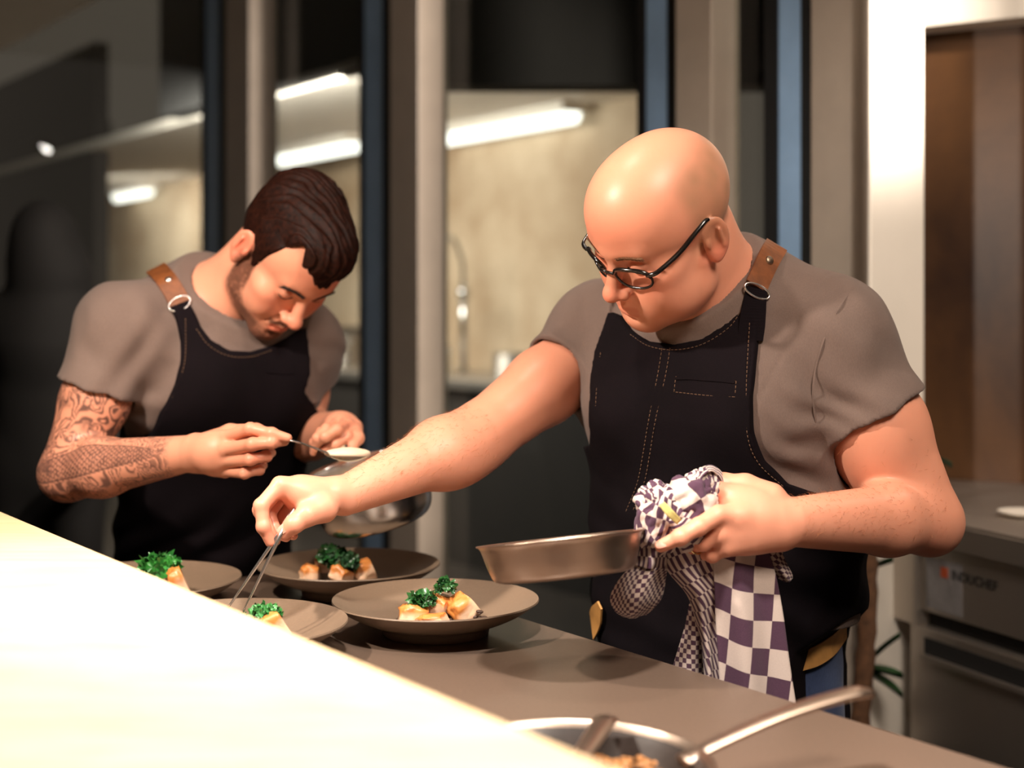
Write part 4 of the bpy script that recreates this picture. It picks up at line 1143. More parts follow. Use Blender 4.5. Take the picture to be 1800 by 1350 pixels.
def build_A():
    root = empty('person', (.25, 2.2, 0), 'bald man in a grey T-shirt and dark denim apron, leaning over the plates with tweezers', 'person')
    b = Model()
    # inner trunk, neck, arms, hands, head = one skin
    for i in range(4): b.cone(spineA[i], spineA[i + 1], .145, .150, .03, flat=(faceA, .66))
    for s in (A_sh_l, A_sh_r): b.cone(A_neck, s, .05, .055, .03)
    armsA(b)
    b.cone(headA((0, -.026, -.045)), A_neck + V(-.02, -.01, -.01), .060, .064, .03)
    b.cone(headA((0, -.055, -.02)), A_neck + V(.0, .0, .0), .042, .050, .03)
    b.cone(headA((0, .03, -.075)), A_neck + V(-.03, -.04, .01), .036, .045, .03)
    # right hand with tweezers
    W = A_wr_r
    fing = [[P(492, 852, 1.900), P(459, 889, 1.882), P(463, 926, 1.876), P(475, 953, 1.880)],
            [P(494, 853, 1.921), P(458, 896, 1.904), P(470, 934, 1.897), P(484, 950, 1.897)],
            [P(504, 858, 1.941), P(472, 903, 1.926), P(485, 936, 1.916), P(503, 944, 1.911)],
            [P(520, 866, 1.957), P(493, 910, 1.946), P(503, 937, 1.936), P(516, 942, 1.930)]]
    thumb = [P(568, 893, 1.915), P(540, 905, 1.893), P(516, 922, 1.884), P(498, 938, 1.884)]
    Hand(b, W, .030, (P(535, 872, 1.925), (.030, .026, .024)), fing, thumb, .0090)
    b.cone(P(560, 885, 1.915), P(500, 862, 1.905), .014, .011, .012)
    # left hand on the handle of the pan
    fl = [[P(1258, 862, 1.800), P(1232, 868, 1.812), P(1222, 888, 1.832), P(1228, 908, 1.842)],
          [P(1262, 905, 1.766), P(1228, 926, 1.750), P(1196, 944, 1.742), P(1162, 960, 1.750)],
          [P(1268, 938, 1.772), P(1236, 954, 1.776), P(1212, 962, 1.795), P(1200, 950, 1.815)],
          [P(1278, 962, 1.778), P(1252, 976, 1.786), P(1232, 972, 1.806), P(1226, 955, 1.822)]]
    tl = [P(1352, 878, 1.815), P(1310, 856, 1.822), P(1272, 850, 1.830), P(1246, 858, 1.838)]
    Hand(b, A_wr_l, .036, (P(1318, 914, 1.797), (.042, .026, .040)), fl, tl, .0098)
    b.push(HA_R, HA_T, HA_S); head_ops(b, 1.0, 1.04); b.ell((0, .028, -.078), (.054, .054, .040), .03)
    for s_ in (-1, 1): b.ell((s_ * .040, .045, -.062), (.026, .034, .032), .025)
    b.pop()
    VP, Q = b.mesh(.0021, (-.40, 1.70, .90), (.70, 2.45, 1.66))
    VP, Q = keep_big(VP, Q)
    q = ((VP - HA_T) @ HA_R) / HA_S
    col = head_colors(q, SKIN_A, 1.0, .42)
    inhead = (np.linalg.norm(q, axis=1) < .17)
    col[~inhead] = SKIN_A[:3]
    # cropped hair and beard shadow are pigment of the skin
    st = np.asarray(srgb(150, 118, 88)[:3])
    n1 = vnoise(q * 60) * .25 + 1
    side = sstep(.03, .0, q[:, 1]) * sstep(.118, .080, q[:, 2]) * sstep(-.03, 0, q[:, 2]) * sstep(.045, .062, np.abs(q[:, 0]) + np.maximum(-q[:, 1], 0) * .5) * inhead
    col += (st - col) * (np.clip(.62 * side * n1, 0, 1))[:, None]
    beard = np.maximum(gauss(np.stack([np.abs(q[:, 0]), q[:, 1], q[:, 2]], -1), (.03, .06, -.098), (.035, .05, .022)), .8 * gauss(np.stack([np.abs(q[:, 0]), q[:, 1], q[:, 2]], -1), (.052, .015, -.06), (.015, .025, .035))) * inhead
    col += (st - col) * (.32 * np.clip(beard * n1, 0, 1))[:, None]
    # warm knuckles and the raw elbow
    for c, r, a in ((A_el_l + V(-.02, -.03, -.035), .035, .35), (P(480, 940, 1.88), .03, .35), (P(1200, 945, 1.78), .035, .3), (P(1265, 880, 1.79), .03, .3)):
        w = a * np.exp(-((VP - c) ** 2).sum(1) / r ** 2)
        col += (np.asarray(SKIN_A[:3]) * np.array([1, .6, .55]) - col) * w[:, None]
    me = sdf_mesh('body', VP, Q); set_color(me, 'col', np.clip(col, 0, 1))
    body = link('body', me, M_SKIN, root)
    bb = bvh_of(VP, Q)
    # T-shirt
    s = Model(); torsoA(s, .006)
    arm = Model(); armsA(arm)
    hl, hr = P(1528, 728, 1.995), P(990, 648, 2.20)
    cc = P(1240, 490, 2.06); up = nrm((-.60, -.42, .68))
    s.cone(A_neck + V(.0, .0, -.02), cc, .092, .080, .05)
    s.cone(cc - up * .03, cc + up * .02, .0835, .0815, .02)
    def collar(p, d):
        w = (p - cc.astype(np.float32)) @ up.astype(np.float32)
        near = np.linalg.norm(p - cc.astype(np.float32), axis=-1) < .17
        r = np.linalg.norm(p - cc.astype(np.float32) - w[..., None] * up.astype(np.float32), axis=-1)
        d2 = Model._comb(d, w, .004, 'i'); d2 = np.maximum(d2, -np.maximum(r - .0770, -(w + .045)))
        d2 = d2 + .0012 * np.exp(-((w + .022) / .002) ** 2)
        return np.where(near, d2, d)
    s.field(collar, cc, .2)
    sleeve(s, A_sh_l + V(-.01, 0, .0), A_sh_l * .35 + A_el_l * .65, hl, V(.47, .0, -.88), .079, .078, arm)
    sleeve(s, A_sh_r, A_sh_r * .40 + A_el_r * .60, hr, A_el_r - A_sh_r, .073, .064, arm)
    folds = [(P(1432, 740, 1.98), .085, nrm((.55, 0, .85)), 150, .0034), (P(1500, 640, 1.95), .10, nrm((.8, .1, .5)), 85, .0026), (P(1400, 830, 2.02), .09, nrm((.25, 0, 1)), 130, .0030),
             (P(1020, 600, 2.2), .09, nrm((.9, .2, -.3)), 130, .0036), (P(1400, 520, 2.05), .10, nrm((.4, 0, 1)), 95, .0020), (P(1150, 610, 2.0), .06, nrm((.1, 0, 1)), 160, .0018)]
    def wr(p, d):
        q = p.reshape(-1, 3).astype(np.float64); o = .0012 * vnoise(q * 28, 3)
        for c, r, dr, fq, a in folds:
            g = np.exp(-((q - c) ** 2).sum(1) / (r * r)); m = g > .02
            o[m] -= a * g[m] * np.sin((q[m] @ dr) * fq + 2.2 * vnoise(q[m] * 16, 5))
        return d + o.reshape(d.shape).astype(np.float32)
    s.field(wr, A_neck, 1.0)
    cuff(s, hl, V(.47, .0, -.88), arm); cuff(s, hr, A_el_r - A_sh_r, arm)
    # shoulder seam
    sc_ = A_sh_l + nrm(A_el_l - A_sh_l) * -.015 + leftA * -.01; sn = nrm(leftA + V(.05, 0, -.35)).astype(np.float32)
    s.field(lambda p, d: d + .0016 * np.exp(-(((p - sc_.astype(np.float32)) @ sn) / .0022) ** 2), sc_, .14)
    s.field(lambda p, d: np.maximum(d, .905 - p[..., 2]), spineA[3], .5)
    VS, QS = s.mesh(.0036, (-.05, 1.72, .68), (.72, 2.50, 1.60)); VS, QS = keep_big(VS, QS)
    shirt = link('t_shirt', sdf_mesh('t_shirt', VS, QS), M_SHIRT, root)
    sb = bvh_of(VS, QS)
    # apron : bib cut out of a shell over the shirt
    def uv(p): q = np.asarray(p) - spineA[1]; return np.stack([q @ leftA, q[..., 2]], -1)
    out = []
    for x, y in [(1096, 556), (1112, 580), (1142, 600), (1185, 606), (1235, 596), (1280, 566), (1302, 530), (1316, 500), (1345, 505), (1334, 580), (1326, 680), (1326, 760), (1345, 810), (1385, 850), (1440, 868), (1500, 872)]:
        p, n_ = shoot(sb, x, y)
        if p is None: p = P(x, y, 2.0)
        out.append(uv(p))
    z0 = out[-1][1]
    tors = Model(); torsoA(tors, .014); tv, tq = tors.mesh(.012, (-.05, 1.72, .55), (.72, 2.5, 1.55)); tb = bvh_of(tv, tq)
    side = [np.array([.30, uv(shoot(tb, 1490, 1060)[0])[1]])] + [uv(shoot(tb, x, y)[0]) for x, y in ((1488, 1088), (1440, 1122), (1398, 1150), (1390, 1200))]
    poly = out + [np.array([.30, z0 - .03]), *side, np.array([side[-1][0], -.62]), np.array([-.30, -.62]), np.array([-.30, z0 + .03]), np.array([-.165, z0 + .06])]
    for x, y in [(1042, 760), (1040, 700), (1048, 620), (1066, 570), (1074, 548)]:
        p, n_ = shoot(sb, x, y)
        if p is not None: poly.append(uv(p))
    poly = np.array(poly)
    a = Model(); torsoA(a, .0155)
    f32 = faceA.astype(np.float32); c32 = spineA[1].astype(np.float32); l32 = leftA.astype(np.float32)
    def bib(p, d):
        near = np.abs(d) < .04
        w = np.full(d.shape, .05, np.float32)
        q = p[near]
        if len(q):
            u = np.stack([(q - c32) @ l32, (q - c32)[:, 2]], -1)
            o = .0022 * vnoise(q.astype(np.float64) * V(9, 9, 22), 8) + .0016 * vnoise(q.astype(np.float64) * V(30, 30, 16), 9)
            low = np.clip((c32[2] - .10 - q[:, 2]) / .08, 0, 1)
            o += .0016 * low * np.sin(q[:, 2] * 95 + q[:, 0] * 30 + 2.5 * vnoise(q.astype(np.float64) * 9, 4))
            dd = d[near] + o.astype(np.float32)
            e = poly_sdf(u.astype(np.float64), poly).astype(np.float32)
            ff = -((q - c32) @ f32) - .02 - .9 * np.clip(q[:, 2] - c32[2] - .02, 0, .11) - .5 * np.clip(c32[2] - q[:, 2], 0, .3)
            w[near] = np.maximum(np.maximum(dd, e), ff)
        else: return np.maximum(d, .0)
        w[~near] = np.where(d[~near] < 0, .05, d[~near])
        return w
    a.field(bib, spineA[2], 1.2)
    def shell(p, d): return np.maximum(d, -(d + .03))
    VA, QA = a.mesh(.0036, (-.02, 1.72, .62), (.66, 2.42, 1.52)); VA, QA = keep_big(VA, QA)
    apron = link('apron', sdf_mesh('apron', VA, QA), M_DENIM, root)
    ab = bvh_of(VA, QA)
    # pocket welt, seams
    strip_on(ab, [(1190, 664), (1215, 664), (1240, 666), (1265, 668), (1292, 671)], .006, .0022, -.0006, 'pocket_welt', M_DENIM, apron)
    stitches(ab, [[(1188, 662), (1240, 664), (1294, 670)], [(1294, 670), (1292, 698)], [(1292, 698), (1240, 695), (1185, 689)], [(1185, 689), (1188, 662)],
                  [(1178, 612), (1170, 660), (1152, 740), (1142, 800), (1132, 850), (1112, 900)], [(1164, 612), (1156, 660), (1140, 740), (1130, 800), (1120, 850), (1100, 900)],
                  [(1108, 588), (1140, 608), (1185, 615), (1235, 605), (1282, 575), (1306, 540)], [(1318, 560), (1312, 680), (1314, 765), (1334, 815), (1380, 858)],
                  [(1056, 620), (1048, 700), (1048, 780)]], 'stitching', M_STITCH, apron)
    strip_on(sb, [(1499, 506), (1470, 548), (1447, 600), (1433, 650), (1428, 700), (1434, 742)], .0024, .0007, .0009, 'armhole_seam', M_SHIRT, shirt, n=40)
    # straps: denim tab, ring, leather patch, rivet
    tab, c, qn = strip_on(sb, [(1320, 600), (1322, 572), (1324, 545), (1326, 525), (1328, 508)], [.034, .036, .034, .031, .031], .004, .003, 'strap_tab', M_DENIM, apron)
    lea, c, qn = strip_on(sb, [(1326, 505), (1336, 482), (1349, 455), (1362, 436), (1376, 428)], .0335, .0032, .004, 'leather_strap', M_LEATHER, apron)
    p, n_ = shoot(sb, 1347, 461, .008)
    link('rivet', mesh_from('rivet', *lathe_geo([(0.0001, .0025), (.004, .0022), (.0065, .0008), (.0066, -.003)], 24, tilt_axes(n_), p)), M_RIVET, lea)
    p, n_ = shoot(sb, 1327, 513, .007); x_, y_, z_ = frame_z(n_)
    t_ = nrm(P(1349, 455, 1.97) - P(1326, 505, 1.97)); t_ = nrm(t_ - n_ * (t_ @ n_)); s_ = np.cross(t_, n_)
    ring = [p + s_ * (.0195 * math.cos(u)) + t_ * (.009 * math.sin(u)) for u in np.linspace(0, 2 * math.pi, 33)[:-1]]
    tube('strap_ring', ring, .0016, M_STEEL, apron, n=10, closed=True)
    # waist strap of pale leather and jeans under the apron
    j = Model()
    j.cone(spineA[3] + V(.0, .02, -.0), spineA[5], .183, .186, .02, flat=(faceA, .72))
    hip = spineA[5]
    for sgn in (-1, 1):
        hp = hip + leftA * .085 * sgn
        kn = V(hp[0] + .02, hp[1] + .02, .50); ft = V(kn[0] + .01, kn[1] + .07, .09)
        j.cone(hp, kn, .100, .068, .04); j.cone(kn, ft, .066, .052, .03)
    cut_plane(j, V(0, 0, .985), V(0, 0, 1)); cut_plane(j, V(hip[0], hip[1] + .1, .075), V(0, 0, -1))
    def pk(p, d): return d + (.0012 * vnoise(p.reshape(-1, 3) * 30.0, 2)).reshape(d.shape).astype(np.float32)
    j.field(pk, hip, 2)
    VJ, QJ = j.mesh(.006, (-.1, 1.85, .05), (.75, 2.60, 1.02)); VJ, QJ = keep_big(VJ, QJ)
    link('jeans', sdf_mesh('jeans', VJ, QJ), M_JEANS, root)
    for sgn in (-1, 1):
        hp = hip + leftA * .085 * sgn; ft = V(hp[0] + .03, hp[1] + .09, .04)
        sh = Model(); sh.ell(ft, (.05, .05, .045), .02); sh.cone(ft + faceA * .02, ft + faceA * .15 + V(0, 0, -.008), .045, .038, .03)
        cut_plane(sh, V(ft[0], ft[1], .003), V(0, 0, -1))
        v_, q_ = sh.mesh(.006, ft - V(.25, .3, .06), ft + V(.25, .3, .12))
        link('shoe', sdf_mesh('shoe', v_, q_), M_BLACK, root)
    # pale leather waist strap and the loose end of its knot
    jb = bvh_of(VJ, QJ)
    strip_on(jb, [(1376, 1176), (1400, 1162), (1430, 1150), (1456, 1132), (1478, 1106)], [.016, .026, .030, .030, .026], .003, .006, 'waist_strap', M_LEATHER_PALE, apron)
    strip_on(ab, [(1062, 1062), (1054, 1085), (1050, 1105), (1046, 1130)], [.014, .030, .034, .036], .003, .006, 'waist_strap', M_LEATHER_PALE, apron)
    # face details
    def on(l, r=.0): return headA(l)
    def lash(s):
        pts = [headA((s * x, y, z)) for x, y, z in ((.0185, .0885, -.0005), (.025, .0912, -.0052), (.0315, .0918, -.0066), (.039, .0892, -.0052), (.0450, .0835, -.0010))]
        pts2 = []
        for p in pts:
            h = bb.find_nearest(Vector(p)); pts2.append(np.array(h[0]) + np.array(h[1]) * .0002)
        tube('eyelashes', catmull(pts2, 18), .0009, M_DARK, root, n=6)
    for s_ in (-1, 1): lash(s_)
    rng = random.Random(4); parts = []
    for s_ in (-1, 1):
        for i in range(190):
            f = rng.random(); x = s_ * (.014 + .036 * f); z = .0195 + .006 * math.sin(f * 2.4) + rng.uniform(-.0025, .0025)
            p = headA((x, .12, z)); d = HA_R @ V(0, -1, 0)
            h = bb.ray_cast(Vector(p), Vector(d))
            if h[0] is None: continue
            a0 = np.array(h[0]); e = HA_R @ V(s_ * .0055, .0006, .0022 * (1 - 1.6 * f)) 
            parts.append(tube_geo([a0, a0 + e * .5 + np.array(h[1]) * .0006, a0 + e], [.00042, .0004, .00015], 3))
    tag(link('eyebrows', mesh_from('eyebrows', *join_geo(parts)), simple('brow_hair', srgb(120, 82, 54), .7), root), kind='stuff')
    # nails, wedding ring
    nail(P(1161, 956, 1.7415), (-.25, -.75, .6), P(1150, 966, 1.752) - P(1196, 944, 1.742), 'fingernail', root)
    nail(P(496, 930, 1.8745), (-.15, -.9, .35), P(490, 945, 1.884) - P(516, 922, 1.884), 'fingernail', root, .012, .014)
    g0, g1 = P(1236, 954, 1.776), P(1212, 962, 1.795); gx = tilt_axes(g1 - g0)
    tube('wedding_ring', [g0 * .45 + g1 * .55 + gx[:, 0] * .0112 * math.cos(u) + gx[:, 1] * .0112 * math.sin(u) for u in np.linspace(0, 2 * math.pi, 29)[:-1]], .0013, M_GOLD, root, n=8, closed=True)
    # arm hair
    rng = np.random.default_rng(3); parts = []
    for el, wr_, n_, lo_ in ((A_el_l, A_wr_l, 1000, .25), (A_el_r, A_wr_r, 1100, .1)):
        ax = nrm(wr_ - el)
        for i in range(n_):
            f = rng.uniform(lo_ * .2, 1.0); ang = rng.uniform(0, 2 * math.pi)
            x_, y_, _ = frame_z(ax); dv = x_ * math.cos(ang) + y_ * math.sin(ang)
            if dv[2] < -.35: continue
            o_ = el + (wr_ - el) * f
            h = bb.ray_cast(Vector(o_ + dv * .12), Vector(-dv), .12)
            if h[0] is None: continue
            a0 = np.array(h[0]); nn = np.array(h[1])
            e = nrm(ax + V(*rng.normal(0, .35, 3)) + V(0, 0, -.3)) * rng.uniform(.005, .010) + nn * .0022
            parts.append(tube_geo([a0, a0 + e * .55 + nn * .0012, a0 + e], [.00015, .00012, .00005], 3, cap=False))
    tag(link('arm_hair', mesh_from('arm_hair', *join_geo(parts)), simple('arm_hair', srgb(178, 112, 70), .6), root), kind='stuff')
    # ---------------- glasses
    g = empty('eyeglasses', HA_T, 'black rimmed eyeglasses low on the nose of the bald man', 'glasses')
    dz, tilt = -.0065, .17
    def lens_pts(s, w=.0245, hh=.0172, k=40):
        out = []
        for u in np.linspace(0, 2 * math.pi, k + 1)[:-1]:
            cx, sz = math.cos(u), math.sin(u)
            e = 2.6
            x = abs(cx) ** (2 / e) * math.copysign(1, cx) * w; z = abs(sz) ** (2 / e) * math.copysign(1, sz) * hh
            if z < 0: x *= 1 - .10 * (-z / hh)
            X = .0345 + x * 1; Z = z + dz
            y = .1065 - .0016 * (X / .03) ** 2 * 3 + tilt * (Z - .01) * 1.0
            out.append(headA((s * X, y, Z)))
        return out
    for s_ in (-1, 1):
        pts = lens_pts(s_); 
        tube('rim', pts, .0019, M_BLACK, g, n=8, closed=True)
        top = [p for p in pts[1:20]]
        tube('brow_bar', catmull(top, 30), .0031, M_BLACK, g, n=8)
        c = np.mean(pts, 0); vs = [c] + pts; fs = [(0, i + 1, (i + 1) % len(pts) + 1) for i in range(len(pts))]
        link('lens', mesh_from('lens', vs, fs), M_LENS, g)
        hx = [headA(q) for q in ((s_ * .0575, .0905, dz + .0105), (s_ * .0650, .0885, dz + .0125), (s_ * .0712, .0800, dz + .0145), (s_ * .0765, .045, dz + .021), (s_ * .0790, .010, dz + .0325), (s_ * .0785, -.010, dz + .035), (s_ * .0770, -.024, dz + .018), (s_ * .0760, -.029, dz - .002))]
        tube('temple', catmull(hx, 50), .0027, M_BLACK, g, n=8, sx=.8, sy=1.25)
    tube('bridge', catmull([headA((-.0125, .1075, dz + .008)), headA((-.005, .1125, dz + .0125)), headA((.005, .1125, dz + .0125)), headA((.0125, .1075, dz + .008))], 16), .0022, M_BLACK, g, n=8)
    return root, bb, sb, ab
bbA = build_A()

# ================================================================== person B : tattooed cook with a spoon
HB_R = np.array([[-.6802, .3748, .6300], [-.7293, -.4329, -.5298], [.0741, -.8198, .5678]]); HB_T = V(-.3875, 2.426, 1.4485); HB_S = 1.03
faceB = nrm((.61, -.79, 0)); leftB = nrm((.79, .61, 0))
B_neck = P(362, 540, 2.52)
B_sh_r, B_sh_l = P(214, 582, 2.40), P(528, 606, 2.60)
B_el_r, B_wr_r = P(118, 832, 2.33), P(338, 796, 2.20)
B_el_l, B_wr_l = P(528, 772, 2.66), P(594, 750, 2.46)
spineB = [P(372, 578, 2.53), P(385, 665, 2.54), P(378, 800, 2.61), P(362, 950, 2.68), P(350, 1120, 2.72), P(345, 1250, 2.74)]
def headB(l): return HB_R @ np.asarray(l, float) * HB_S + HB_T
def torsoB(m, g):
    rad = [.128, .160, .158, .152, .155, .155]
    for i in range(5):
        m.cone(spineB[i], spineB[i + 1], rad[i] + g, rad[i + 1] + g, .03, flat=(faceB, .70))
    for s in (B_sh_l, B_sh_r):
        m.cone(B_neck + V(0, .01, -.005), s + V(0, 0, .010), .056 + g, .058 + g, .05)
        m.cone(spineB[1] + (s - spineB[0]) * .55, s, .082 + g, .060 + g, .05)
    for sg in (-1, 1): m.ell(spineB[1] + faceB * .045 + leftB * .07 * sg, (.078 + g, .07 + g, .065 + g), .05)
def armsB(m):
    m.cone(B_sh_r, B_sh_r * .5 + B_el_r * .5, .058, .0545, .02)
    m.cone(B_sh_r * .5 + B_el_r * .5, B_el_r, .0545, .043, .02)
    f = B_wr_r - B_el_r
    m.cone(B_el_r, B_el_r + f * .3, .043, .0455, .02); m.cone(B_el_r + f * .3, B_wr_r, .0455, .0275, .02)
    m.cone(B_sh_l, B_sh_l * .5 + B_el_l * .5, .055, .050, .02)
    m.cone(B_sh_l * .5 + B_el_l * .5, B_el_l, .050, .041, .02)
    f = B_wr_l - B_el_l
    m.cone(B_el_l, B_el_l + f * .3, .041, .042, .02); m.cone(B_el_l + f * .3, B_wr_l, .042, .027, .02)
def tattoo(VP):
    """ink density per vertex on the right arm: scrolls above the elbow, a koi on the forearm"""
    ink = np.zeros(len(VP))
    def local(a, b):
        ax = nrm(b - a); q = VP - a; s = q @ ax; w = q - s[:, None] * ax
        e1 = nrm(V(0, -1, 0) - ax * (ax @ V(0, -1, 0))); e2 = np.cross(ax, e1)
        return s, np.arctan2(w @ e2, w @ e1), np.linalg.norm(w, axis=1), np.linalg.norm(b - a)
    def scroll(x, y, sc, seed, th=.10):
        p = np.stack([x * sc, y * sc, np.full_like(x, seed * 3.7)], -1)
        p2 = p + .55 * np.stack([vnoise(p * .9, seed + 1), vnoise(p * .9, seed + 2), 0 * x], -1)
        n = vnoise(p2, seed) * 4.2
        fr = np.abs(n - np.round(n)); line = sstep(th, th * .35, fr)
        shade = .85 * sstep(.05, .6, vnoise(p2 * .8, seed + 5)) * sstep(.5, .1, np.abs(n - np.floor(n) - .3))
        return np.maximum(line, shade)
    s, th, r, L = local(B_sh_r, B_el_r)
    up = (r < .075) & (s > 0.06) & (s < L * 1.05)
    v = scroll(s[up], th[up] * .055, 58, 11, .34)
    ink[up] = np.maximum(ink[up], v)
    s, th, r, L = local(B_el_r, B_wr_r)
    fo = (r < .062) & (s > -.055) & (s < L * .93)
    S, Tt = s[fo], th[fo] * .045
    u = S / L
    bg = scroll(S, Tt, 50, 23, .26) * .9
    mid = -.010 - .012 * np.sin(u * 3.2)                 # koi body axis
    half = .023 * np.clip(np.sin(np.clip(u * .95 + .18, 0, 1) * math.pi), 0, 1) ** .6 * (u > -.12) * (u < .80)
    inside = np.abs(Tt - mid) < half
    g = .0085; row = np.floor(S / (g * .62)); cx = (S / (g * .62) - row) * g * .62
    cy = (Tt - mid) / g + .5 * (row % 2); cy = (cy - np.floor(cy) - .5) * g
    d = np.sqrt((cx - .001) ** 2 + cy ** 2)
    sc = sstep(.0016, .0006, np.abs(d - g * .48)) * .95 + .45 * sstep(.004, .0, d) + .16
    edge = sstep(.0022, .0008, np.abs(np.abs(Tt - mid) - half)) * (half > .004)
    out = np.where(inside, sc, bg * (np.abs(Tt - mid) > half + .003)); out = np.maximum(out, edge)
    tail = sstep(.010, .004, np.abs(Tt - (mid + .010 - (u - .60) * .05))) * (u > .52) * (u < .93)
    tail2 = sstep(.007, .003, np.abs(Tt - (mid - .006 - (u - .68) * .075))) * (u > .66) * (u < .92)
    out = np.maximum(out, .85 * np.maximum(tail, tail2) * (.65 + .35 * np.sin(Tt * 1400 + u * 8)))
    fade = sstep(.93, .86, u)
    ink[fo] = np.maximum(ink[fo] * (u < .06), out * fade)
    return np.clip(ink, 0, 1)

def build_B():
    root = empty('person', (-.5, 2.65, 0), 'dark-haired bearded man with a tattooed arm, dressing plates from a spoon', 'person')
    b = Model()
    for i in range(4): b.cone(spineB[i], spineB[i + 1], .118, .122, .03, flat=(faceB, .66))
    for s in (B_sh_l, B_sh_r): b.cone(B_neck, s, .045, .048, .03)
    armsB(b)
    b.cone(headB((0, -.024, -.045)), B_neck + V(.02, -.02, -.01), .055, .057, .03)
    b.cone(headB((0, -.055, -.02)), B_neck + V(.0, .0, .0), .038, .046, .03)
    fr_ = [[P(398, 768, 2.160), P(440, 754, 2.125), P(478, 762, 2.115), P(506, 770, 2.112)],
           [P(397, 790, 2.150), P(444, 781, 2.112), P(478, 778, 2.112), P(500, 776, 2.125)],
           [P(396, 810, 2.160), P(440, 808, 2.120), P(468, 802, 2.130), P(478, 796, 2.160)],
           [P(396, 828, 2.175), P(430, 832, 2.135), P(456, 826, 2.145), P(464, 818, 2.170)]]
    th_ = [P(362, 782, 2.215), P(405, 762, 2.195), P(450, 758, 2.165), P(490, 768, 2.135)]
    Hand(b, B_wr_r, .0285, (P(374, 797, 2.175), (.034, .026, .030)), fr_, th_, .0086)
    fl_ = [[P(618, 752, 2.385), P(610, 768, 2.350), P(590, 782, 2.335), P(570, 790, 2.345)],
           [P(608, 746, 2.375), P(592, 756, 2.335), P(572, 768, 2.325), P(556, 780, 2.340)],
           [P(596, 744, 2.395), P(574, 754, 2.350), P(558, 770, 2.335), P(552, 790, 2.345)],
           [P(588, 748, 2.415), P(564, 760, 2.375), P(552, 778, 2.355), P(550, 796, 2.360)]]
    tl_ = [P(605, 744, 2.44), P(622, 752, 2.40), P(628, 770, 2.365), P(620, 786, 2.345)]
    Hand(b, B_wr_l, .028, (P(600, 750, 2.42), (.030, .028, .026)), fl_, tl_, .0084)
    b.push(HB_R, HB_T, HB_S); head_ops(b, .98, .96); b.pop()
    VP, Q = b.mesh(.0023, (-.85, 2.0, .85), (-.05, 2.90, 1.66)); VP, Q = keep_big(VP, Q)
    q = ((VP - HB_T) @ HB_R) / HB_S
    col = head_colors(q, SKIN_B, .9); inh = np.linalg.norm(q, axis=1) < .17
    col[~inh] = SKIN_B[:3]
    ax = np.abs(q[:, 0]); n1 = 1 + .45 * vnoise(q * 260, 7)
    # beard pigment: jaw line, chin, upper lip
    m = np.stack([ax, q[:, 1], q[:, 2]], -1)
    jl = np.zeros(len(q))
    for a_, b_, r_ in (((.060, .006, -.022), (.050, .016, -.066), .0095), ((.050, .016, -.066), (.020, .070, -.100), .0125), ((.020, .070, -.100), (0, .082, -.106), .015)):
        a_, b_ = V(*a_), V(*b_); e = b_ - a_; tt = np.clip(((m - a_) @ e) / (e @ e), 0, 1)
        dd = np.linalg.norm((m - a_ - tt[:, None] * e), axis=1)
        jl = np.maximum(jl, sstep(.034, .017, dd))
    mous = .85 * sstep(.0055, .002, np.abs(q[:, 2] + .0575 + .22 * np.maximum(ax - .008, 0))) * sstep(.029, .022, ax) * (q[:, 1] > .075)
    soul = .6 * gauss(m, (0, .09, -.087), (.012, .02, .008))
    w = np.clip(np.maximum.reduce([jl, mous, soul]) * n1, 0, 1) * inh
    col += (np.asarray(srgb(52, 30, 17)[:3]) - col) * (.92 * np.clip(w * 1.25, 0, 1))[:, None]
    # short sides fading out from the hair line
    fade = sstep(.052, .066, ax + np.maximum(-q[:, 1], 0) * .4) * sstep(-.035, .02, q[:, 2]) * sstep(.032, .010, q[:, 1]) * inh
    col += (np.asarray(srgb(62, 38, 24)[:3]) - col) * (.6 * np.clip(fade * n1, 0, 1) * (ax < .0775))[:, None]
    ink = tattoo(VP)
    col = col * (1 - .90 * ink[:, None]) + np.asarray(srgb(30, 30, 34)[:3]) * .90 * ink[:, None]
    for c, r, a in ((P(446, 800, 2.115), .03, .35), (P(600, 755, 2.36), .03, .3)):
        w = a * np.exp(-((VP - c) ** 2).sum(1) / r ** 2)
        col += (np.asarray(SKIN_B[:3]) * np.array([1, .58, .52]) - col) * w[:, None]
    me = sdf_mesh('body', VP, Q); set_color(me, 'col', np.clip(col, 0, 1)); link('body', me, M_SKIN, root)
    bb = bvh_of(VP, Q)
    # T-shirt
    s = Model(); torsoB(s, .006); arm = Model(); armsB(arm)
    cc = P(402, 512, 2.485); up = nrm((.52, -.44, .66))
    s.cone(B_neck + V(0, 0, -.02), cc, .080, .072, .05); s.cone(cc - up * .03, cc + up * .02, .0745, .0730, .02)
    def collar(p, d):
        w = (p - cc.astype(np.float32)) @ up.astype(np.float32)
        near = np.linalg.norm(p - cc.astype(np.float32), axis=-1) < .15
        r = np.linalg.norm(p - cc.astype(np.float32) - w[..., None] * up.astype(np.float32), axis=-1)
        d2 = Model._comb(d, w, .004, 'i'); d2 = np.maximum(d2, -np.maximum(r - .0675, -(w + .045)))
        d2 = d2 + .0012 * np.exp(-((w + .022) / .002) ** 2)
        return np.where(near, d2, d)
    s.field(collar, cc, .2)
    hr, hl = P(182, 688, 2.365), P(548, 662, 2.615)
    sleeve(s, B_sh_r, B_sh_r * .4 + B_el_r * .6, hr, V(-.30, -.04, -.95), .072, .066, arm)
    sleeve(s, B_sh_l, B_sh_l * .4 + B_el_l * .6, hl, B_el_l - B_sh_l, .068, .060, arm)
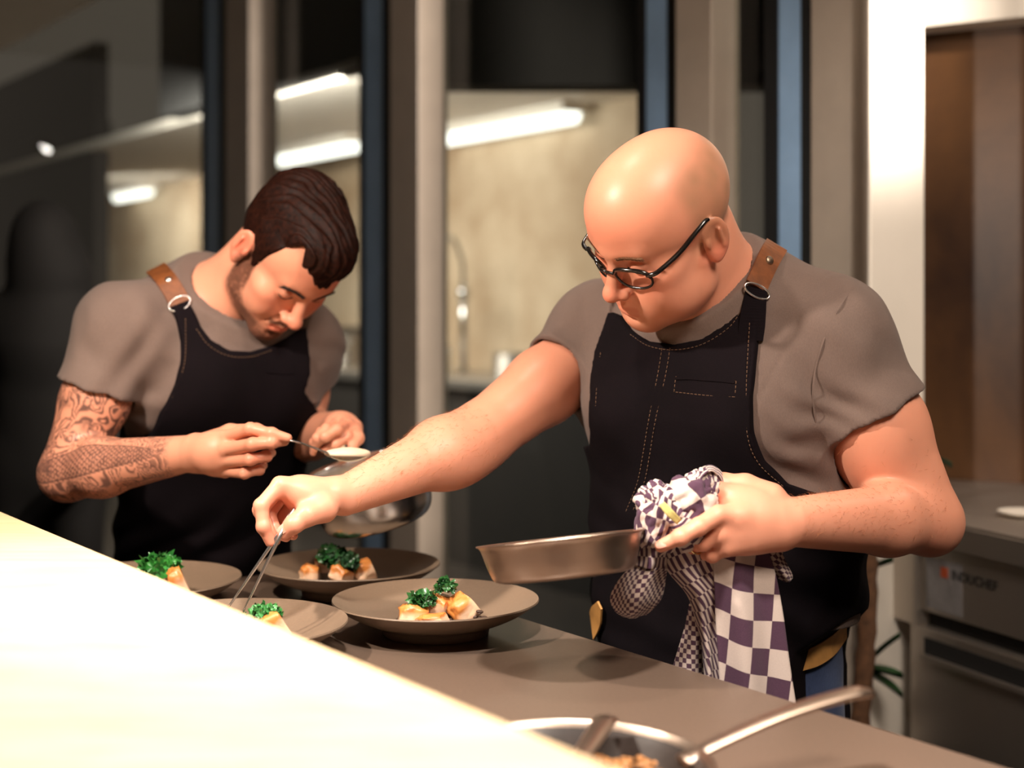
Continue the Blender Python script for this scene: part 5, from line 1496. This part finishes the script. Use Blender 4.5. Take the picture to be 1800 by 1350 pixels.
    folds = [(P(250, 660, 2.38), .10, nrm((.8, 0, -.6)), 120, .0040), (P(290, 740, 2.45), .08, nrm((.3, 0, 1)), 150, .0034), (P(240, 560, 2.36), .12, nrm((.9, 0, .3)), 80, .0024), (P(560, 620, 2.56), .08, nrm((.7, 0, .7)), 120, .003)]
    def wr(p, d):
        z = p.reshape(-1, 3).astype(np.float64); o = .0012 * vnoise(z * 28, 3)
        for c, r, dr, fq, a in folds:
            g = np.exp(-((z - c) ** 2).sum(1) / (r * r)); k = g > .02
            o[k] -= a * g[k] * np.sin((z[k] @ dr) * fq + 2.2 * vnoise(z[k] * 16, 5))
        return d + o.reshape(d.shape).astype(np.float32)
    s.field(wr, B_neck, 1.0)
    cuff(s, hr, V(-.30, -.04, -.95), arm, .10); cuff(s, hl, B_el_l - B_sh_l, arm, .10)
    VS, QS = s.mesh(.0042, (-.85, 2.15, .70), (-.10, 2.95, 1.55)); VS, QS = keep_big(VS, QS)
    link('t_shirt', sdf_mesh('t_shirt', VS, QS), M_SHIRT, root); sb = bvh_of(VS, QS)
    def uv(p): z = np.asarray(p) - spineB[1]; return np.stack([z @ leftB, z[..., 2]], -1)
    poly = []
    for x, y in [(300, 536), (334, 536), (346, 566), (366, 596), (400, 616), (440, 618), (480, 606), (515, 585), (532, 575), (541, 620), (541, 655), (532, 690)]:
        p, n_ = shoot(sb, x, y); poly.append(uv(p if p is not None else P(x, y, 2.45)))
    z0 = uv(P(250, 772, 2.5))[1]
    poly += [np.array([.135, z0 + .05]), np.array([.25, z0 - .02]), np.array([.25, -.6]), np.array([-.25, -.6]), np.array([-.25, z0 - .02])]
    for x, y in [(250, 768), (282, 722), (305, 680), (316, 640), (317, 600)]:
        p, n_ = shoot(sb, x, y); poly.append(uv(p if p is not None else P(x, y, 2.42)))
    poly = np.array(poly)
    a = Model(); torsoB(a, .0155)
    f32 = faceB.astype(np.float32); c32 = spineB[1].astype(np.float32); l32 = leftB.astype(np.float32)
    def bib(p, d):
        near = np.abs(d) < .04; w = np.full(d.shape, .05, np.float32); z = p[near]
        if len(z) == 0: return np.maximum(d, .0)
        u = np.stack([(z - c32) @ l32, (z - c32)[:, 2]], -1)
        o = .0022 * vnoise(z.astype(np.float64) * V(9, 9, 18), 8) + .0014 * vnoise(z.astype(np.float64) * V(26, 26, 16), 9)
        low = np.clip((c32[2] - .20 - z[:, 2]) / .08, 0, 1)
        o += .0035 * low * np.sin(z[:, 2] * 70 - z[:, 0] * 60 + 2.5 * vnoise(z.astype(np.float64) * 9, 4))
        ff = -((z - c32) @ f32) - .02 - .9 * np.clip(z[:, 2] - c32[2] - .02, 0, .11) - .75 * np.clip(c32[2] - z[:, 2], 0, .4)
        w[near] = np.maximum(np.maximum(d[near] + o.astype(np.float32), poly_sdf(u.astype(np.float64), poly).astype(np.float32)), ff)
        w[~near] = np.where(d[~near] < 0, .05, d[~near]); return w
    a.field(bib, spineB[2], 1.2)
    VA, QA = a.mesh(.0042, (-.80, 2.15, .60), (-.10, 2.95, 1.48)); VA, QA = keep_big(VA, QA)
    apron = link('apron', sdf_mesh('apron', VA, QA), M_DENIM, root); ab = bvh_of(VA, QA)
    strip_on(ab, [(468, 652), (490, 654), (515, 655)], .006, .0022, -.0006, 'pocket_welt', M_DENIM, apron)
    stitches(ab, [[(345, 578), (366, 606), (400, 625), (440, 627), (480, 615)], [(326, 560), (324, 640), (300, 705)]], 'stitching', M_STITCH, apron)
    strip_on(sb, [(338, 592), (330, 570), (322, 552), (314, 538)], [.034, .034, .033, .032], .004, .003, 'strap_tab', M_DENIM, apron)
    lea, c, qn = strip_on(sb, [(316, 536), (304, 514), (290, 492), (276, 476), (266, 470)], .036, .0032, .004, 'leather_strap', M_LEATHER, apron)
    p, n_ = shoot(sb, 297, 497, .008)
    if p is not None: link('rivet', mesh_from('rivet', *lathe_geo([(.0001, .0025), (.004, .0022), (.0062, .0008), (.0063, -.003)], 20, tilt_axes(n_), p)), M_STEEL, lea)
    p, n_ = shoot(sb, 315, 537, .007); x_, y_, z_ = frame_z(n_)
    t_ = nrm(P(276, 476, 2.4) - P(316, 536, 2.4)); t_ = nrm(t_ - n_ * (t_ @ n_)); s_ = np.cross(t_, n_)
    tube('strap_ring', [p + s_ * .020 * math.cos(k) + t_ * .012 * math.sin(k) for k in np.linspace(0, 2 * math.pi, 29)[:-1]], .0016, M_STEEL, apron, n=8, closed=True)
    # trousers, shoes (behind the counter)
    j = Model(); hip = spineB[5]
    j.cone(spineB[4], hip, .140, .146, .02, flat=(faceB, .72))
    for sg in (-1, 1):
        hp = hip + leftB * .08 * sg; kn = V(hp[0], hp[1] + .02, .5); ft = V(kn[0], kn[1] + .05, .09)
        j.cone(hp, kn, .085, .06, .04); j.cone(kn, ft, .06, .05, .03)
        sh = Model(); f0 = V(ft[0], ft[1], .045); sh.ell(f0, (.05, .05, .045), .02); sh.cone(f0 + faceB * .02, f0 + faceB * .15 + V(0, 0, -.01), .044, .036, .03)
        cut_plane(sh, V(f0[0], f0[1], .003), V(0, 0, -1)); v_, q_ = sh.mesh(.007, f0 - V(.25, .3, .06), f0 + V(.25, .3, .12))
        link('shoe', sdf_mesh('shoe', v_, q_), M_BLACK, root)
    cut_plane(j, V(hip[0], hip[1], .07), V(0, 0, -1))
    v_, q_ = j.mesh(.008, hip - V(.35, .35, .85), hip + V(.35, .45, .3)); v_, q_ = keep_big(v_, q_)
    link('trousers', sdf_mesh('trousers', v_, q_), M_DENIM, root)
    # hair
    h = Model(); h.push(HB_R, HB_T, HB_S)
    h.ell((0, -.008, .040), (.0795, .105, .094), .01)
    h.ell((0, .028, .088), (.060, .070, .046), .03); h.ell((.012, .062, .094), (.046, .040, .030), .03); h.ell((-.01, -.05, .085), (.062, .055, .045), .03)
    h.pop()
    RB, TB = HB_R.astype(np.float32), HB_T.astype(np.float32)
    hx = np.array([-.12, -.095, -.06, -.03, -.012, .004, .018, .027, .036, .047, .058, .069, .085, .12])
    hz = np.array([-.060, -.055, -.040, -.010, .030, .018, -.014, -.008, .026, .068, .098, .106, .080, .068])
    hm = Model(); head_ops(hm, .98, .96)
    def hl_(p, d):
        z = ((p - TB) @ RB / HB_S).reshape(-1, 3).astype(np.float64); dd = d.reshape(-1).astype(np.float64)
        k = np.abs(dd) < .03
        zz = z[k]; axx = np.abs(zz[:, 0])
        if k.any(): dd[k] = np.minimum(dd[k], np.where((zz[:, 2] < .075) & ((axx < .074) | (zz[:, 1] > .010)), hm.eval(zz) - .0032, 9))
        line = np.interp(zz[:, 1] + .012 * np.clip(.045 - axx, 0, .03) / .03, hx, hz)
        front = np.clip((zz[:, 1] - .045) / .03, 0, 1)
        line = line - front * .020 * np.exp(-((zz[:, 0] - .006) / .024) ** 2)     # forelock
        e = (line - zz[:, 2]) * .8 + .0022 * vnoise(zz * V(160, 160, 60), 2)
        # combed strands: grooves running front to back
        fl = zz[:, 0] * 1.0 + .35 * zz[:, 1] + .10 * zz[:, 2]
        g = .0017 * np.sin(fl * 520 + 3 * vnoise(zz * 40, 6)) + .0026 * vnoise(np.stack([fl * 130, zz[:, 1] * 22, zz[:, 2] * 22], -1), 3)
        top = np.clip((zz[:, 2] - .03) / .03, 0, 1)
        o = np.where(e > -.006, 0, 0)
        dn = dd[k] + g * (.35 + .65 * top)
        hh = np.maximum(.006 - np.abs(dn - e), 0) / .006
        dd[k] = np.maximum(dn, e) + hh * hh * .006 * .25
        dd[~k] = np.where(dd[~k] < 0, .03, dd[~k])
        return dd.reshape(d.shape).astype(np.float32)
    h.field(hl_, HB_T, .3)
    v_, q_ = h.mesh(.0022, HB_T - .19, HB_T + .19); v_, q_ = keep_big(v_, q_)
    t = NT('dark_hair'); n = t.noise(160, 4, .6, t.coord('Object', (1, 1, 1)))
    t.set(Base_Color=t.ramp(n, [(.3, srgb(8, 3, 2)), (.75, srgb(44, 18, 9))]), Roughness=.55, Specular_IOR_Level=.10); t.bump(n, .35, .0015)
    link('hair', sdf_mesh('hair', v_, q_), t.m, root)
    # brows, lashes
    for s_ in (-1, 1):
        pts = []
        for x, y, z in ((.0185, .0885, .000), (.025, .0912, -.0042), (.0315, .0918, -.0052), (.039, .0892, -.004), (.0450, .0835, 0)):
            hh = bb.find_nearest(Vector(headB((s_ * x, y, z)))); pts.append(np.array(hh[0]) + np.array(hh[1]) * .0003)
        tube('eyelashes', catmull(pts, 18), .0013, M_DARK, root, n=6)
    rng = random.Random(9); parts = []
    for s_ in (-1, 1):
        for i in range(130):
            f = rng.random(); x = s_ * (.010 + .040 * f); z = .0170 + .007 * math.sin(f * 2.4) + rng.uniform(-.0032, .0032)
            hh = bb.ray_cast(Vector(headB((x, .12, z))), Vector(HB_R @ V(0, -1, 0)))
            if hh[0] is None: continue
            a0 = np.array(hh[0]); e = HB_R @ V(s_ * .007, .0006, .0022 * (1 - 1.6 * f))
            parts.append(tube_geo([a0, a0 + e * .5 + np.array(hh[1]) * .0009, a0 + e], [.0008, .0008, .0003], 3))
    tag(link('eyebrows', mesh_from('eyebrows', *join_geo(parts)), M_DARK, root), kind='stuff')
    return root, bb, sb, ab
bbB = build_B()
